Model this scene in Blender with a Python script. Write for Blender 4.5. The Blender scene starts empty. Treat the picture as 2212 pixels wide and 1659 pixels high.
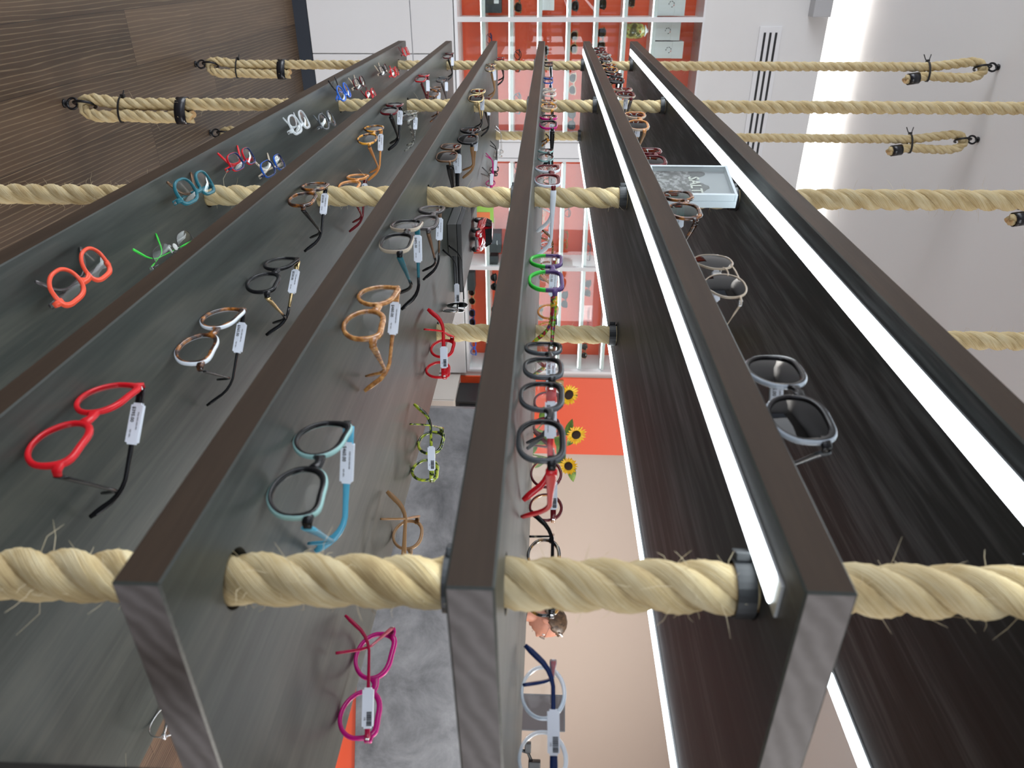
import bpy, bmesh, math, random
from mathutils import Vector, Matrix
R = math.radians
random.seed(7)
D = bpy.data
SC = bpy.context.scene
COL = SC.collection

# ---------------------------------------------------------------- camera
cam_d = D.cameras.new('camera'); cam = D.objects.new('camera', cam_d); COL.objects.link(cam)
SC.camera = cam
YAW, PITCH, ROLL = 0.5232, -0.03924, 0.0207
Fv = Vector((-math.cos(YAW) * math.cos(PITCH), math.sin(YAW) * math.cos(PITCH), math.sin(PITCH)))
Rv = Vector((math.sin(YAW), math.cos(YAW), 0)); Uv = Rv.cross(Fv)
R2 = Rv * math.cos(ROLL) + Uv * math.sin(ROLL)
U2 = -Rv * math.sin(ROLL) + Uv * math.cos(ROLL)
EYE = Vector((0, 0, 1.6))
# the photograph is a portrait frame lying on its side: world up points to image right
m = Matrix((U2, -R2, -Fv)).transposed().to_4x4(); m.translation = EYE
cam.matrix_world = m
cam_d.sensor_fit = 'HORIZONTAL'; cam_d.sensor_width = 17.3
cam_d.lens = 17.3 * 1596.8 / 2212
cam_d.clip_start = 0.02; cam_d.clip_end = 60
cam_d.dof.use_dof = True; cam_d.dof.focus_distance = 1.75; cam_d.dof.aperture_fstop = 4.0

# ---------------------------------------------------------------- world, lights, exposure
SC.view_settings.view_transform = 'Standard'; SC.view_settings.look = 'None'
SC.view_settings.exposure = 0.0; SC.view_settings.gamma = 1.0
SC.view_settings.use_curve_mapping = False
w = D.worlds.new('World'); SC.world = w; w.use_nodes = True
bg = w.node_tree.nodes['Background']; bg.inputs[0].default_value = (0.72, 0.82, 1.0, 1); bg.inputs[1].default_value = 1.2
SC.cycles.max_bounces = 7; SC.cycles.diffuse_bounces = 4; SC.cycles.glossy_bounces = 3
SC.cycles.transparent_max_bounces = 16; SC.cycles.transmission_bounces = 4
SC.cycles.sample_clamp_indirect = 6; SC.cycles.caustics_reflective = False; SC.cycles.caustics_refractive = False
SC.cycles.use_denoising = True

def area(name, loc, rot, sx, sy, power, color=(1, 1, 1), spread=180):
    l = D.lights.new(name, 'AREA'); l.shape = 'RECTANGLE'; l.size = sx; l.size_y = sy
    l.energy = power; l.color = color; l.spread = R(spread)
    o = D.objects.new(name, l); o.location = loc; o.rotation_euler = rot; COL.objects.link(o)
    return o
# daylight through the shop windows behind the camera and to its right
for k, x in enumerate((-3.2, -0.2, 2.8)):
    area('daylight_window', (x, -3.9, 1.75), (R(90), 0, 0), 2.4, 2.6, (125, 36, 6)[k], (0.93, 0.96, 1.0))
for y in (2.1, 4.3, 6.5):
    area('daylight_window', (5.4, y, 1.6), (R(90), 0, R(90)), 1.7, 2.3, 62, (0.93, 0.96, 1.0))
# unseen fill lamps added under the ceiling to brighten the back of the shop
for (x, y, p_) in ((-1.6, 5.6, 190), (1.2, 4.2, 150)):
    area('ceiling_fill', (x, y, 3.52), (0, 0, 0), 1.6, 1.6, p_, (1.0, 0.95, 0.88))
# hidden lamp in the cove behind the top of the end wall
area('cove_light', (-5.62, 2.2, 3.24), (R(180), R(-12), 0), 0.16, 11.0, 150, (1.0, 0.98, 0.93))

# ---------------------------------------------------------------- properties
def tag(o, label=None, cat=None, group=None, kind=None):
    if label: o['label'] = label
    if cat: o['category'] = cat
    if group: o['group'] = group
    if kind: o['kind'] = kind
    return o

def empty(name, loc=(0, 0, 0), rz=0, parent=None):
    o = D.objects.new(name, None); COL.objects.link(o); o.location = loc; o.rotation_euler = (0, 0, rz)
    o.empty_display_size = 0.02
    if parent: o.parent = parent
    return o

# ---------------------------------------------------------------- materials
MATS = {}
def new_mat(name):
    mt = D.materials.new(name); mt.use_nodes = True
    nt = mt.node_tree; b = nt.nodes['Principled BSDF']
    return mt, nt, b

def P(name, col, rough=0.5, metal=0.0, spec=0.5, coat=0.0, noise=0.0, nscale=40, bump=0.0, trans=0.0):
    if name in MATS: return MATS[name]
    mt, nt, b = new_mat(name)
    b.inputs['Base Color'].default_value = (*col, 1); b.inputs['Roughness'].default_value = rough
    b.inputs['Metallic'].default_value = metal; b.inputs['Specular IOR Level'].default_value = spec
    b.inputs['Coat Weight'].default_value = coat; b.inputs['Transmission Weight'].default_value = trans
    if noise or bump:
        tc = nt.nodes.new('ShaderNodeTexCoord'); n = nt.nodes.new('ShaderNodeTexNoise')
        n.inputs['Scale'].default_value = nscale; n.inputs['Detail'].default_value = 5
        nt.links.new(tc.outputs['Object'], n.inputs['Vector'])
        if noise:
            mx = nt.nodes.new('ShaderNodeMix'); mx.data_type = 'RGBA'
            mx.inputs[6].default_value = (*[c * (1 - noise) for c in col], 1)
            mx.inputs[7].default_value = (*[min(1, c * (1 + noise)) for c in col], 1)
            nt.links.new(n.outputs['Fac'], mx.inputs[0]); nt.links.new(mx.outputs[2], b.inputs['Base Color'])
        if bump:
            bp = nt.nodes.new('ShaderNodeBump'); bp.inputs['Strength'].default_value = bump; bp.inputs['Distance'].default_value = 0.002
            nt.links.new(n.outputs['Fac'], bp.inputs['Height']); nt.links.new(bp.outputs[0], b.inputs['Normal'])
    MATS[name] = mt
    return mt

def emis(name, col, s):
    mt, nt, b = new_mat(name)
    b.inputs['Base Color'].default_value = (*col, 1)
    b.inputs['Emission Color'].default_value = (*col, 1); b.inputs['Emission Strength'].default_value = s
    MATS[name] = mt; return mt

def glassy(name, tint, refl=0.06, rough=0.02):
    """thin clear or tinted plastic / glass: see-through with a mirror sheen"""
    mt = D.materials.new(name); mt.use_nodes = True; nt = mt.node_tree; nt.nodes.clear()
    out = nt.nodes.new('ShaderNodeOutputMaterial'); mx = nt.nodes.new('ShaderNodeMixShader')
    tr = nt.nodes.new('ShaderNodeBsdfTransparent'); gl = nt.nodes.new('ShaderNodeBsdfGlossy')
    lw = nt.nodes.new('ShaderNodeLayerWeight'); fr = nt.nodes.new('ShaderNodeMath'); fr.operation = 'POWER'; fr.inputs[1].default_value = 5
    nt.links.new(lw.outputs['Facing'], fr.inputs[0])
    ad = nt.nodes.new('ShaderNodeMath'); ad.operation = 'ADD'; ad.use_clamp = True; ad.inputs[1].default_value = refl
    tr.inputs[0].default_value = (*tint, 1); gl.inputs['Roughness'].default_value = rough
    nt.links.new(fr.outputs[0], ad.inputs[0]); nt.links.new(ad.outputs[0], mx.inputs[0])
    nt.links.new(tr.outputs[0], mx.inputs[1]); nt.links.new(gl.outputs[0], mx.inputs[2]); nt.links.new(mx.outputs[0], out.inputs[0])
    MATS[name] = mt; return mt

def clearish(name, col, a=0.5, rough=0.08):
    """milky see-through acetate"""
    mt, nt, b = new_mat(name)
    b.inputs['Base Color'].default_value = (*col, 1); b.inputs['Roughness'].default_value = rough
    b.inputs['Alpha'].default_value = a; b.inputs['Coat Weight'].default_value = 0.6
    MATS[name] = mt; return mt

def ramp_mat(name, stops, scale=60, rough=0.15, stretch=(1, 1, 1), detail=2.0, dist=0.3, alpha=1.0, coat=0.4, bump=0.0):
    mt, nt, b = new_mat(name)
    tc = nt.nodes.new('ShaderNodeTexCoord'); mp = nt.nodes.new('ShaderNodeMapping'); n = nt.nodes.new('ShaderNodeTexNoise')
    cr = nt.nodes.new('ShaderNodeValToRGB')
    mp.inputs['Scale'].default_value = stretch; n.inputs['Scale'].default_value = scale
    n.inputs['Detail'].default_value = detail; n.inputs['Distortion'].default_value = dist
    nt.links.new(tc.outputs['Object'], mp.inputs[0]); nt.links.new(mp.outputs[0], n.inputs['Vector'])
    nt.links.new(n.outputs['Fac'], cr.inputs[0]); nt.links.new(cr.outputs[0], b.inputs['Base Color'])
    el = cr.color_ramp.elements
    while len(el) < len(stops): el.new(0.5)
    for e, (p, c) in zip(el, stops): e.position = p; e.color = (*c, 1)
    b.inputs['Roughness'].default_value = rough; b.inputs['Alpha'].default_value = alpha; b.inputs['Coat Weight'].default_value = coat
    if bump:
        bp = nt.nodes.new('ShaderNodeBump'); bp.inputs['Strength'].default_value = bump; bp.inputs['Distance'].default_value = 0.001
        nt.links.new(n.outputs['Fac'], bp.inputs['Height']); nt.links.new(bp.outputs[0], b.inputs['Normal'])
    MATS[name] = mt; return mt

def wood(name, c0, c1, c2, rough, along='X', sc=1.0, bump=0.15, spec=0.4, dist=1.2):
    mt, nt, b = new_mat(name)
    tc = nt.nodes.new('ShaderNodeTexCoord')
    st = {'X': (0.55, 9, 9), 'Y': (9, 0.55, 9), 'Z': (9, 9, .6)}[along]
    mp = nt.nodes.new('ShaderNodeMapping'); mp.inputs['Scale'].default_value = [s * sc for s in st]
    nt.links.new(tc.outputs['Object'], mp.inputs[0])
    n1 = nt.nodes.new('ShaderNodeTexNoise'); n1.inputs['Scale'].default_value = 2.2; n1.inputs['Detail'].default_value = 6; n1.inputs['Distortion'].default_value = dist
    n2 = nt.nodes.new('ShaderNodeTexNoise'); n2.inputs['Scale'].default_value = 18; n2.inputs['Detail'].default_value = 4; n2.inputs['Distortion'].default_value = .3
    n3 = nt.nodes.new('ShaderNodeTexNoise'); n3.inputs['Scale'].default_value = 2.5; n3.inputs['Detail'].default_value = 2
    nt.links.new(mp.outputs[0], n1.inputs['Vector']); nt.links.new(mp.outputs[0], n2.inputs['Vector']); nt.links.new(tc.outputs['Object'], n3.inputs['Vector'])
    cr = nt.nodes.new('ShaderNodeValToRGB'); el = cr.color_ramp.elements
    el[0].position = .32; el[0].color = (*c0, 1); el[1].position = .68; el[1].color = (*c2, 1)
    e = el.new(.5); e.color = (*c1, 1)
    ma = nt.nodes.new('ShaderNodeMix'); ma.data_type = 'FLOAT'; ma.inputs[0].default_value = .28
    nt.links.new(n1.outputs['Fac'], ma.inputs[2]); nt.links.new(n2.outputs['Fac'], ma.inputs[3])
    mb = nt.nodes.new('ShaderNodeMix'); mb.data_type = 'FLOAT'; mb.inputs[0].default_value = .3
    nt.links.new(ma.outputs[0], mb.inputs[2]); nt.links.new(n3.outputs['Fac'], mb.inputs[3])
    nt.links.new(mb.outputs[0], cr.inputs[0]); nt.links.new(cr.outputs[0], b.inputs['Base Color'])
    b.inputs['Roughness'].default_value = rough; b.inputs['Specular IOR Level'].default_value = spec
    bp = nt.nodes.new('ShaderNodeBump'); bp.inputs['Strength'].default_value = bump; bp.inputs['Distance'].default_value = .0015
    nt.links.new(n2.outputs['Fac'], bp.inputs['Height']); nt.links.new(bp.outputs[0], b.inputs['Normal'])
    MATS[name] = mt; return mt

def end_grain(name):
    mt, nt, b = new_mat(name)
    tc = nt.nodes.new('ShaderNodeTexCoord'); mp = nt.nodes.new('ShaderNodeMapping')
    mp.inputs['Location'].default_value = (0, -.25, .3); mp.inputs['Scale'].default_value = (0.3, 1, 1)
    wv = nt.nodes.new('ShaderNodeTexWave'); wv.wave_type = 'RINGS'; wv.rings_direction = 'X'; wv.inputs['Scale'].default_value = 22
    wv.inputs['Distortion'].default_value = 3.5; wv.inputs['Detail'].default_value = 3; wv.inputs['Detail Scale'].default_value = 1.2
    cr = nt.nodes.new('ShaderNodeValToRGB'); el = cr.color_ramp.elements
    el[0].position = .15; el[0].color = (.075, .064, .06, 1); el[1].position = .8; el[1].color = (.135, .12, .118, 1)
    n = nt.nodes.new('ShaderNodeTexNoise'); n.inputs['Scale'].default_value = 60; n.inputs['Detail'].default_value = 4
    mx = nt.nodes.new('ShaderNodeMix'); mx.data_type = 'FLOAT'; mx.inputs[0].default_value = .45
    nt.links.new(tc.outputs['Object'], mp.inputs[0]); nt.links.new(mp.outputs[0], wv.inputs['Vector']); nt.links.new(tc.outputs['Object'], n.inputs['Vector'])
    nt.links.new(wv.outputs['Fac'], mx.inputs[2]); nt.links.new(n.outputs['Fac'], mx.inputs[3])
    nt.links.new(mx.outputs[0], cr.inputs[0]); nt.links.new(cr.outputs[0], b.inputs['Base Color']); b.inputs['Roughness'].default_value = .6
    MATS[name] = mt; return mt

def rope_mat(name, dark, mid, light):
    mt, nt, b = new_mat(name)
    uv = nt.nodes.new('ShaderNodeUVMap'); mp = nt.nodes.new('ShaderNodeMapping'); mp.inputs['Scale'].default_value = (9, 34, 1)
    mp.inputs['Rotation'].default_value = (0, 0, R(6))
    n = nt.nodes.new('ShaderNodeTexNoise'); n.inputs['Scale'].default_value = 2.0; n.inputs['Detail'].default_value = 6
    nt.links.new(uv.outputs[0], mp.inputs[0]); nt.links.new(mp.outputs[0], n.inputs['Vector'])
    mp2 = nt.nodes.new('ShaderNodeMapping'); mp2.inputs['Scale'].default_value = (30, 3, 1)
    n2 = nt.nodes.new('ShaderNodeTexNoise'); n2.inputs['Scale'].default_value = 1; n2.inputs['Detail'].default_value = 3
    nt.links.new(uv.outputs[0], mp2.inputs[0]); nt.links.new(mp2.outputs[0], n2.inputs['Vector'])
    mx = nt.nodes.new('ShaderNodeMix'); mx.data_type = 'FLOAT'; mx.inputs[0].default_value = .45
    nt.links.new(n.outputs['Fac'], mx.inputs[2]); nt.links.new(n2.outputs['Fac'], mx.inputs[3])
    cr = nt.nodes.new('ShaderNodeValToRGB'); el = cr.color_ramp.elements
    el[0].position = .3; el[0].color = (*dark, 1); el[1].position = .6; el[1].color = (*light, 1); e = el.new(.45); e.color = (*mid, 1)
    nt.links.new(mx.outputs[0], cr.inputs[0]); nt.links.new(cr.outputs[0], b.inputs['Base Color'])
    b.inputs['Roughness'].default_value = .75; b.inputs['Specular IOR Level'].default_value = .25
    bp = nt.nodes.new('ShaderNodeBump'); bp.inputs['Strength'].default_value = .8; bp.inputs['Distance'].default_value = .0022
    nt.links.new(n.outputs['Fac'], bp.inputs['Height']); nt.links.new(bp.outputs[0], b.inputs['Normal'])
    MATS[name] = mt; return mt

def floor_mat():
    mt, nt, b = new_mat('oak_plank_floor')
    tc = nt.nodes.new('ShaderNodeTexCoord')
    br = nt.nodes.new('ShaderNodeTexBrick'); br.inputs['Scale'].default_value = 1.0
    br.inputs['Brick Width'].default_value = 1.9; br.inputs['Row Height'].default_value = .196; br.inputs['Mortar Size'].default_value = .0012
    br.inputs['Color1'].default_value = (.2, .2, .2, 1); br.inputs['Color2'].default_value = (.9, .9, .9, 1); br.inputs['Mortar'].default_value = (0, 0, 0, 1)
    br.offset = .37
    mp0 = nt.nodes.new('ShaderNodeMapping'); mp0.inputs['Location'].default_value = (1.15, .03, 0)
    nt.links.new(tc.outputs['Object'], mp0.inputs[0]); nt.links.new(mp0.outputs[0], br.inputs['Vector'])
    mp = nt.nodes.new('ShaderNodeMapping'); mp.inputs['Scale'].default_value = (.9, 9, 1)
    nt.links.new(tc.outputs['Object'], mp.inputs[0])
    va = nt.nodes.new('ShaderNodeVectorMath'); va.operation = 'ADD'
    sc = nt.nodes.new('ShaderNodeVectorMath'); sc.operation = 'SCALE'; sc.inputs['Scale'].default_value = 13
    nt.links.new(br.outputs['Color'], sc.inputs[0]); nt.links.new(mp.outputs[0], va.inputs[0]); nt.links.new(sc.outputs[0], va.inputs[1])
    wv = nt.nodes.new('ShaderNodeTexWave'); wv.bands_direction = 'Y'; wv.inputs['Scale'].default_value = 2.3; wv.inputs['Distortion'].default_value = 7
    wv.inputs['Detail'].default_value = 3; wv.inputs['Detail Scale'].default_value = .7
    nt.links.new(va.outputs[0], wv.inputs['Vector'])
    n = nt.nodes.new('ShaderNodeTexNoise'); n.inputs['Scale'].default_value = 1.5; n.inputs['Detail'].default_value = 5
    nt.links.new(va.outputs[0], n.inputs['Vector'])
    n2 = nt.nodes.new('ShaderNodeTexNoise'); n2.inputs['Scale'].default_value = 12; n2.inputs['Detail'].default_value = 3
    nt.links.new(mp.outputs[0], n2.inputs['Vector'])
    cr = nt.nodes.new('ShaderNodeValToRGB'); el = cr.color_ramp.elements
    el[0].position = .3; el[0].color = (.040, .024, .014, 1); el[1].position = .72; el[1].color = (.110, .070, .043, 1)
    mm = nt.nodes.new('ShaderNodeMix'); mm.data_type = 'FLOAT'; mm.inputs[0].default_value = .4
    nt.links.new(n.outputs['Fac'], mm.inputs[2]); nt.links.new(br.outputs['Color'], mm.inputs[3])
    nt.links.new(mm.outputs[0], cr.inputs[0])
    # pale limed pores along the cathedral grain
    gr = nt.nodes.new('ShaderNodeValToRGB'); gr.color_ramp.elements[0].position = .84; gr.color_ramp.elements[0].color = (0, 0, 0, 1); gr.color_ramp.elements[1].position = 1.0; gr.color_ramp.elements[1].color = (.95, .95, .95, 1)
    nt.links.new(wv.outputs['Fac'], gr.inputs[0])
    ml = nt.nodes.new('ShaderNodeMath'); ml.operation = 'MULTIPLY'
    nt.links.new(gr.outputs[0], ml.inputs[0]); nt.links.new(n2.outputs['Fac'], ml.inputs[1])
    mx = nt.nodes.new('ShaderNodeMix'); mx.data_type = 'RGBA'; mx.inputs[7].default_value = (.24, .18, .11, 1)
    nt.links.new(ml.outputs[0], mx.inputs[0]); nt.links.new(cr.outputs[0], mx.inputs[6])
    mo = nt.nodes.new('ShaderNodeMix'); mo.data_type = 'RGBA'; mo.inputs[7].default_value = (.02, .012, .008, 1)
    nt.links.new(br.outputs['Fac'], mo.inputs[0]); nt.links.new(mx.outputs[2], mo.inputs[6])
    nt.links.new(mo.outputs[2], b.inputs['Base Color']); b.inputs['Roughness'].default_value = .5
    bp = nt.nodes.new('ShaderNodeBump'); bp.inputs['Strength'].default_value = .2; bp.inputs['Distance'].default_value = .002
    nt.links.new(n.outputs['Fac'], bp.inputs['Height']); nt.links.new(bp.outputs[0], b.inputs['Normal'])
    return mt

# ---------------------------------------------------------------- mesh helpers
def obj(name, bm, mats, parent=None, smooth=False, smooth_angle=None):
    me = D.meshes.new(name); bm.normal_update(); bm.to_mesh(me); bm.free()
    if not isinstance(mats, (list, tuple)): mats = [mats]
    for x in mats: me.materials.append(x)
    if smooth: me.polygons.foreach_set('use_smooth', [True] * len(me.polygons))
    o = D.objects.new(name, me); COL.objects.link(o)
    if parent: o.parent = parent
    return o

def box(bm, x0, x1, y0, y1, z0, z1, mi=0, bev=0.0, M=None):
    t = bmesh.new() if bev else bm
    vs = [t.verts.new((x, y, z)) for x in (x0, x1) for y in (y0, y1) for z in (z0, z1)]
    fs = []
    for f in ((0, 1, 3, 2), (4, 6, 7, 5), (0, 4, 5, 1), (2, 3, 7, 6), (0, 2, 6, 4), (1, 5, 7, 3)):
        fs.append(t.faces.new([vs[i] for i in f]))
    if bev:
        bmesh.ops.bevel(t, geom=t.edges[:], offset=bev, segments=2, affect='EDGES', profile=.6)
        base = {}
        for v in t.verts: base[v] = bm.verts.new(v.co)
        nf = []
        for f in t.faces:
            g = bm.faces.new([base[v] for v in f.verts]); g.material_index = mi; nf.append(g)
        out = list(base.values()); t.free()
    else:
        for f in fs: f.material_index = mi
        out = vs
    if M is not None:
        for v in out: v.co = M @ v.co
    return out

def frames_along(pts, up=Vector((0, 0, 1))):
    pts = [Vector(p) for p in pts]; n = len(pts); T = []
    for i in range(n):
        a = pts[max(0, i - 1)]; b = pts[min(n - 1, i + 1)]
        T.append((b - a).normalized())
    N = up - T[0] * up.dot(T[0])
    if N.length < 1e-3: N = Vector((1, 0, 0)) - T[0] * T[0].x
    N.normalize(); out = []
    for i in range(n):
        if i:
            N = N - T[i] * N.dot(T[i]); N.normalize()
        out.append((pts[i], T[i], N, T[i].cross(N)))
    return out

def tube(bm, pts, r, seg=8, cap=True, mi=0, closed=False, up=Vector((0, 0, 1)), uv=None):
    fr = frames_along(pts, up); rings = []
    if closed:
        pass
    for i, (p, t, n, bb) in enumerate(fr):
        rr = r[i] if isinstance(r, (list, tuple)) else r
        rings.append([bm.verts.new(p + (n * math.cos(2 * math.pi * k / seg) + bb * math.sin(2 * math.pi * k / seg)) * rr) for k in range(seg)])
    for i in range(len(rings) - (0 if closed else 1)):
        a = rings[i]; b = rings[(i + 1) % len(rings)]
        for k in range(seg):
            f = bm.faces.new((a[k], a[(k + 1) % seg], b[(k + 1) % seg], b[k])); f.material_index = mi
    if cap and not closed:
        bm.faces.new(list(reversed(rings[0]))).material_index = mi; bm.faces.new(rings[-1]).material_index = mi
    return rings

def sweep(bm, secs, closed=False, cap=True, mi=0):
    """join equal-length vertex-coordinate loops"""
    rings = [[bm.verts.new(c) for c in s] for s in secs]; m_ = len(secs[0])
    for i in range(len(rings) - (0 if closed else 1)):
        a = rings[i]; b = rings[(i + 1) % len(rings)]
        for k in range(m_):
            f = bm.faces.new((a[k], a[(k + 1) % m_], b[(k + 1) % m_], b[k])); f.material_index = mi
    if cap and not closed:
        bm.faces.new(list(reversed(rings[0]))).material_index = mi; bm.faces.new(rings[-1]).material_index = mi
    return rings

def rrect(hw, hh, c):
    """rounded rectangle section (u, v)"""
    return [(hw - c, -hh), (hw, -hh + c), (hw, hh - c), (hw - c, hh), (-hw + c, hh), (-hw, hh - c), (-hw, -hh + c), (-hw + c, -hh)]

def flat_bar(bm, pts, hts, ths, up=Vector((0, 0, 1)), mi=0):
    """a bar of varying height (in the bending plane) and thickness along a path"""
    fr = frames_along(pts, up); secs = []
    for (p, t, n, b_), h, th in zip(fr, hts, ths):
        c = min(h, th) * .3
        secs.append([p + n * v + b_ * u for (u, v) in rrect(th / 2, h / 2, c)])
    sweep(bm, secs, mi=mi)

def text_mesh(s, size, name='t', ext=0.0002, font_bold=False):
    cu = D.curves.new(name, 'FONT'); cu.body = s; cu.size = size; cu.extrude = ext; cu.align_x = 'CENTER'; cu.align_y = 'CENTER'
    cu.resolution_u = 2
    if font_bold: cu.offset = size * .02
    o = D.objects.new(name, cu); COL.objects.link(o)
    dg = bpy.context.evaluated_depsgraph_get(); dg.update()
    me = D.meshes.new_from_object(o.evaluated_get(dg))
    vs = [v.co.copy() for v in me.vertices]; fs = [list(p.vertices) for p in me.polygons]
    D.objects.remove(o); D.curves.remove(cu); D.meshes.remove(me)
    return vs, fs
TXT = {}
def add_text(bm, s, size, M, bold=False, ext=0.0002, mi=0, sx=1.0):
    key = (s, size, bold, ext)
    if key not in TXT: TXT[key] = text_mesh(s, size, ext=ext, font_bold=bold)
    vs, fs = TXT[key]; nv = [bm.verts.new(M @ Vector((v.x * sx, v.y, v.z))) for v in vs]
    for f in fs:
        try: bm.faces.new([nv[i] for i in f]).material_index = mi
        except ValueError: pass

# ---------------------------------------------------------------- palette
M_white = P('white_lacquer', (.78, .78, .79), .35)
M_wall = P('beige_plaster', (.62, .52, .45), .8, bump=.05, nscale=120)
M_wallw = P('white_plaster', (.74, .73, .72), .8, bump=.04, nscale=120)
M_ceil = P('ceiling_paint', (.80, .79, .79), .85, bump=.04, nscale=90)
M_dark = P('dark_baseboard', (.025, .032, .045), .5)
M_red = P('orange_red_panel', (.86, .10, .03), .45)
M_black = P('black_plastic', (.012, .012, .013), .4)
M_tape = P('black_tape', (.012, .013, .017), .22)
M_steel = P('black_steel', (.018, .018, .02), .35, metal=.6)
M_chrome = P('bright_metal', (.75, .75, .76), .18, metal=1)
M_gold = P('gold_metal', (.75, .56, .28), .25, metal=1)
M_tag = P('price_tag_paper', (.82, .86, .95), .45)
M_ink = P('ink', (.02, .02, .025), .6)
M_lens = glassy('clear_lens', (.97, .98, .98), .005)
M_lensd = glassy('dark_lens', (.025, .02, .02), .02)
M_lensb = glassy('brown_lens', (.13, .08, .05), .02)
M_lensg = glassy('green_lens', (.12, .30, .26), .05)
M_pane = glassy('glass_pane', (.95, .98, .97), .03, .0)
M_led = emis('led_diffuser', (.86, .95, 1.0), 7.0)
M_led2 = emis('cabinet_led', (.9, .97, 1.0), 8.0)
M_alu = P('aluminium', (.55, .57, .58), .35, metal=.8)
M_rope = rope_mat('sisal_rope', (.29, .185, .08), (.56, .43, .22), (.69, .59, .37))
M_fib = P('sisal_fibre', (.72, .62, .42), .7)
M_cut = P('rope_cut_end', (.60, .40, .20), .8, noise=.3, nscale=300)
W_top = wood('stained_wood_top_lit_tint', (.024, .028, .026), (.052, .059, .053), (.105, .106, .09), .38, spec=.33)  # one stained wood all round; cool LED light is tinted into this face
W_edge = wood('stained_wood_edge_lit_tint', (.028, .018, .012), (.043, .028, .018), (.064, .041, .026), .55, dist=.6, spec=.15)  # same wood, its colour browned for the warmer light on this face
W_bot = wood('stained_wood_underside_lit_tint', (.012, .013, .0135), (.038, .041, .042), (.175, .18, .185), .5, sc=1.3, dist=1.6, spec=.32)  # same wood, colour lightened for grazing reflections and cooled against red bounce
W_end = end_grain('wood_end_grain')

# acetates
def A_(name, c, rough=.18, coat=.12): return P(name, c, rough, coat=coat * .5, spec=.25)
F_red = A_('red_acetate', (.62, .012, .02)); F_orange = A_('orange_red_acetate', (.85, .10, .05)); F_black = A_('black_acetate', (.008, .008, .009))
F_white = A_('white_acetate', (.75, .80, .86)); F_teal = A_('teal_acetate', (.02, .14, .18)); F_sky = A_('sky_blue_acetate', (.10, .42, .60))
F_mag = A_('magenta_acetate', (.55, .01, .20)); F_crim = A_('crimson_acetate', (.42, .01, .06)); F_navy = A_('navy_acetate', (.015, .03, .11))
F_blue = A_('blue_acetate', (.02, .12, .55)); F_lime = A_('green_acetate', (.04, .55, .05)); F_purp = A_('purple_acetate', (.09, .05, .16))
F_maroon = A_('maroon_acetate', (.12, .008, .012)); F_tan = A_('tan_acetate', (.36, .20, .09)); F_grey = A_('grey_acetate', (.09, .10, .11))
F_mint = A_('mint_acetate', (.30, .50, .48)); F_gunm = P('gunmetal', (.10, .09, .09), .35, metal=.7); F_brownm = P('brown_metal', (.16, .09, .05), .35, metal=.6)
F_clear = clearish('clear_acetate', (.85, .90, .92), .45); F_champ = clearish('champagne_acetate', (.72, .60, .45), .6); F_ice = clearish('ice_blue_acetate', (.70, .80, .90), .55)
F_cbrown = clearish('brown_crystal_acetate', (.30, .22, .16), .75); F_amber = clearish('amber_acetate', (.75, .30, .06), .8)
F_tort = ramp_mat('tortoise_acetate', [(.40, (.015, .006, .004)), (.52, (.07, .022, .007)), (.66, (.40, .14, .02))], 75)
F_tortamb = ramp_mat('amber_tortoise_acetate', [(.42, (.03, .012, .006)), (.50, (.30, .11, .012)), (.62, (.85, .40, .04))], 70)
F_honey = ramp_mat('honey_acetate', [(.35, (.26, .10, .025)), (.5, (.45, .19, .05)), (.65, (.62, .33, .11))], 140, detail=5)
F_gtort = ramp_mat('grey_tortoise_acetate', [(.42, (.03, .03, .03)), (.5, (.13, .13, .11)), (.6, (.34, .34, .30))], 90)
F_green = ramp_mat('green_black_mottled_acetate', [(.44, (.015, .025, .008)), (.5, (.20, .28, .02)), (.6, (.46, .52, .03))], 95)
F_btort = ramp_mat('dark_tortoise_acetate', [(.48, (.012, .010, .010)), (.56, (.06, .03, .012)), (.64, (.50, .24, .04))], 60)
F_multi = ramp_mat('multicolour_mottled_acetate', [(.36, (.05, .02, .10)), (.44, (.50, .02, .01)), (.5, (.04, .01, .02)), (.57, (.20, .50, .03)), (.64, (.75, .30, .02))], 110)
F_zebra = ramp_mat('striped_brown_acetate', [(.45, (.02, .012, .008)), (.55, (.45, .20, .06))], 60, stretch=(1, 8, 8))

# ---------------------------------------------------------------- setting
def slab(name, x0, x1, y0, y1, z0, z1, mt, kind='structure', parent=None, bev=0):
    bm = bmesh.new(); box(bm, x0, x1, y0, y1, z0, z1, bev=bev); o = obj(name, bm, mt, parent)
    if kind: o['kind'] = kind
    return o
XW = -5.164
slab('floor', -6.6, 5.6, -4.1, 9.2, -.12, 0, floor_mat())
slab('ceiling', -6.6, 5.6, -4.1, 9.2, 3.565, 3.7, M_ceil)
# end wall: solid except where the display cabinets are let in (Y -1.35..2.845, z 1.007..2.57)
bm = bmesh.new()
box(bm, XW - .34, XW, -4.0, 9.2, 2.57, 3.326); box(bm, XW - .34, XW, 2.87, 9.2, 0, 2.57)
box(bm, XW - .34, XW, -4.0, -1.35, 0, 2.57); box(bm, XW - .34, XW - .02, -1.35, 2.87, 0, 1.0)
tag(obj('wall_end', bm, M_wallw), kind='structure')
slab('wall_behind_cove', -6.5, -6.4, -4.0, 9.2, 0, 3.6, M_wallw)
slab('wall_right', -5.16, 5.5, 9.05, 9.2, 0, 3.565, M_wall)
# warm beige skin on the part of the end wall right of the cabinets
slab('wall_end_beige', XW, XW + .012, 2.90, 9.05, 0.0, 3.326, M_wall)
slab('baseboard_end', XW, XW + .05, -4.0, 2.86, 0.0, .086, M_dark)
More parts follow.
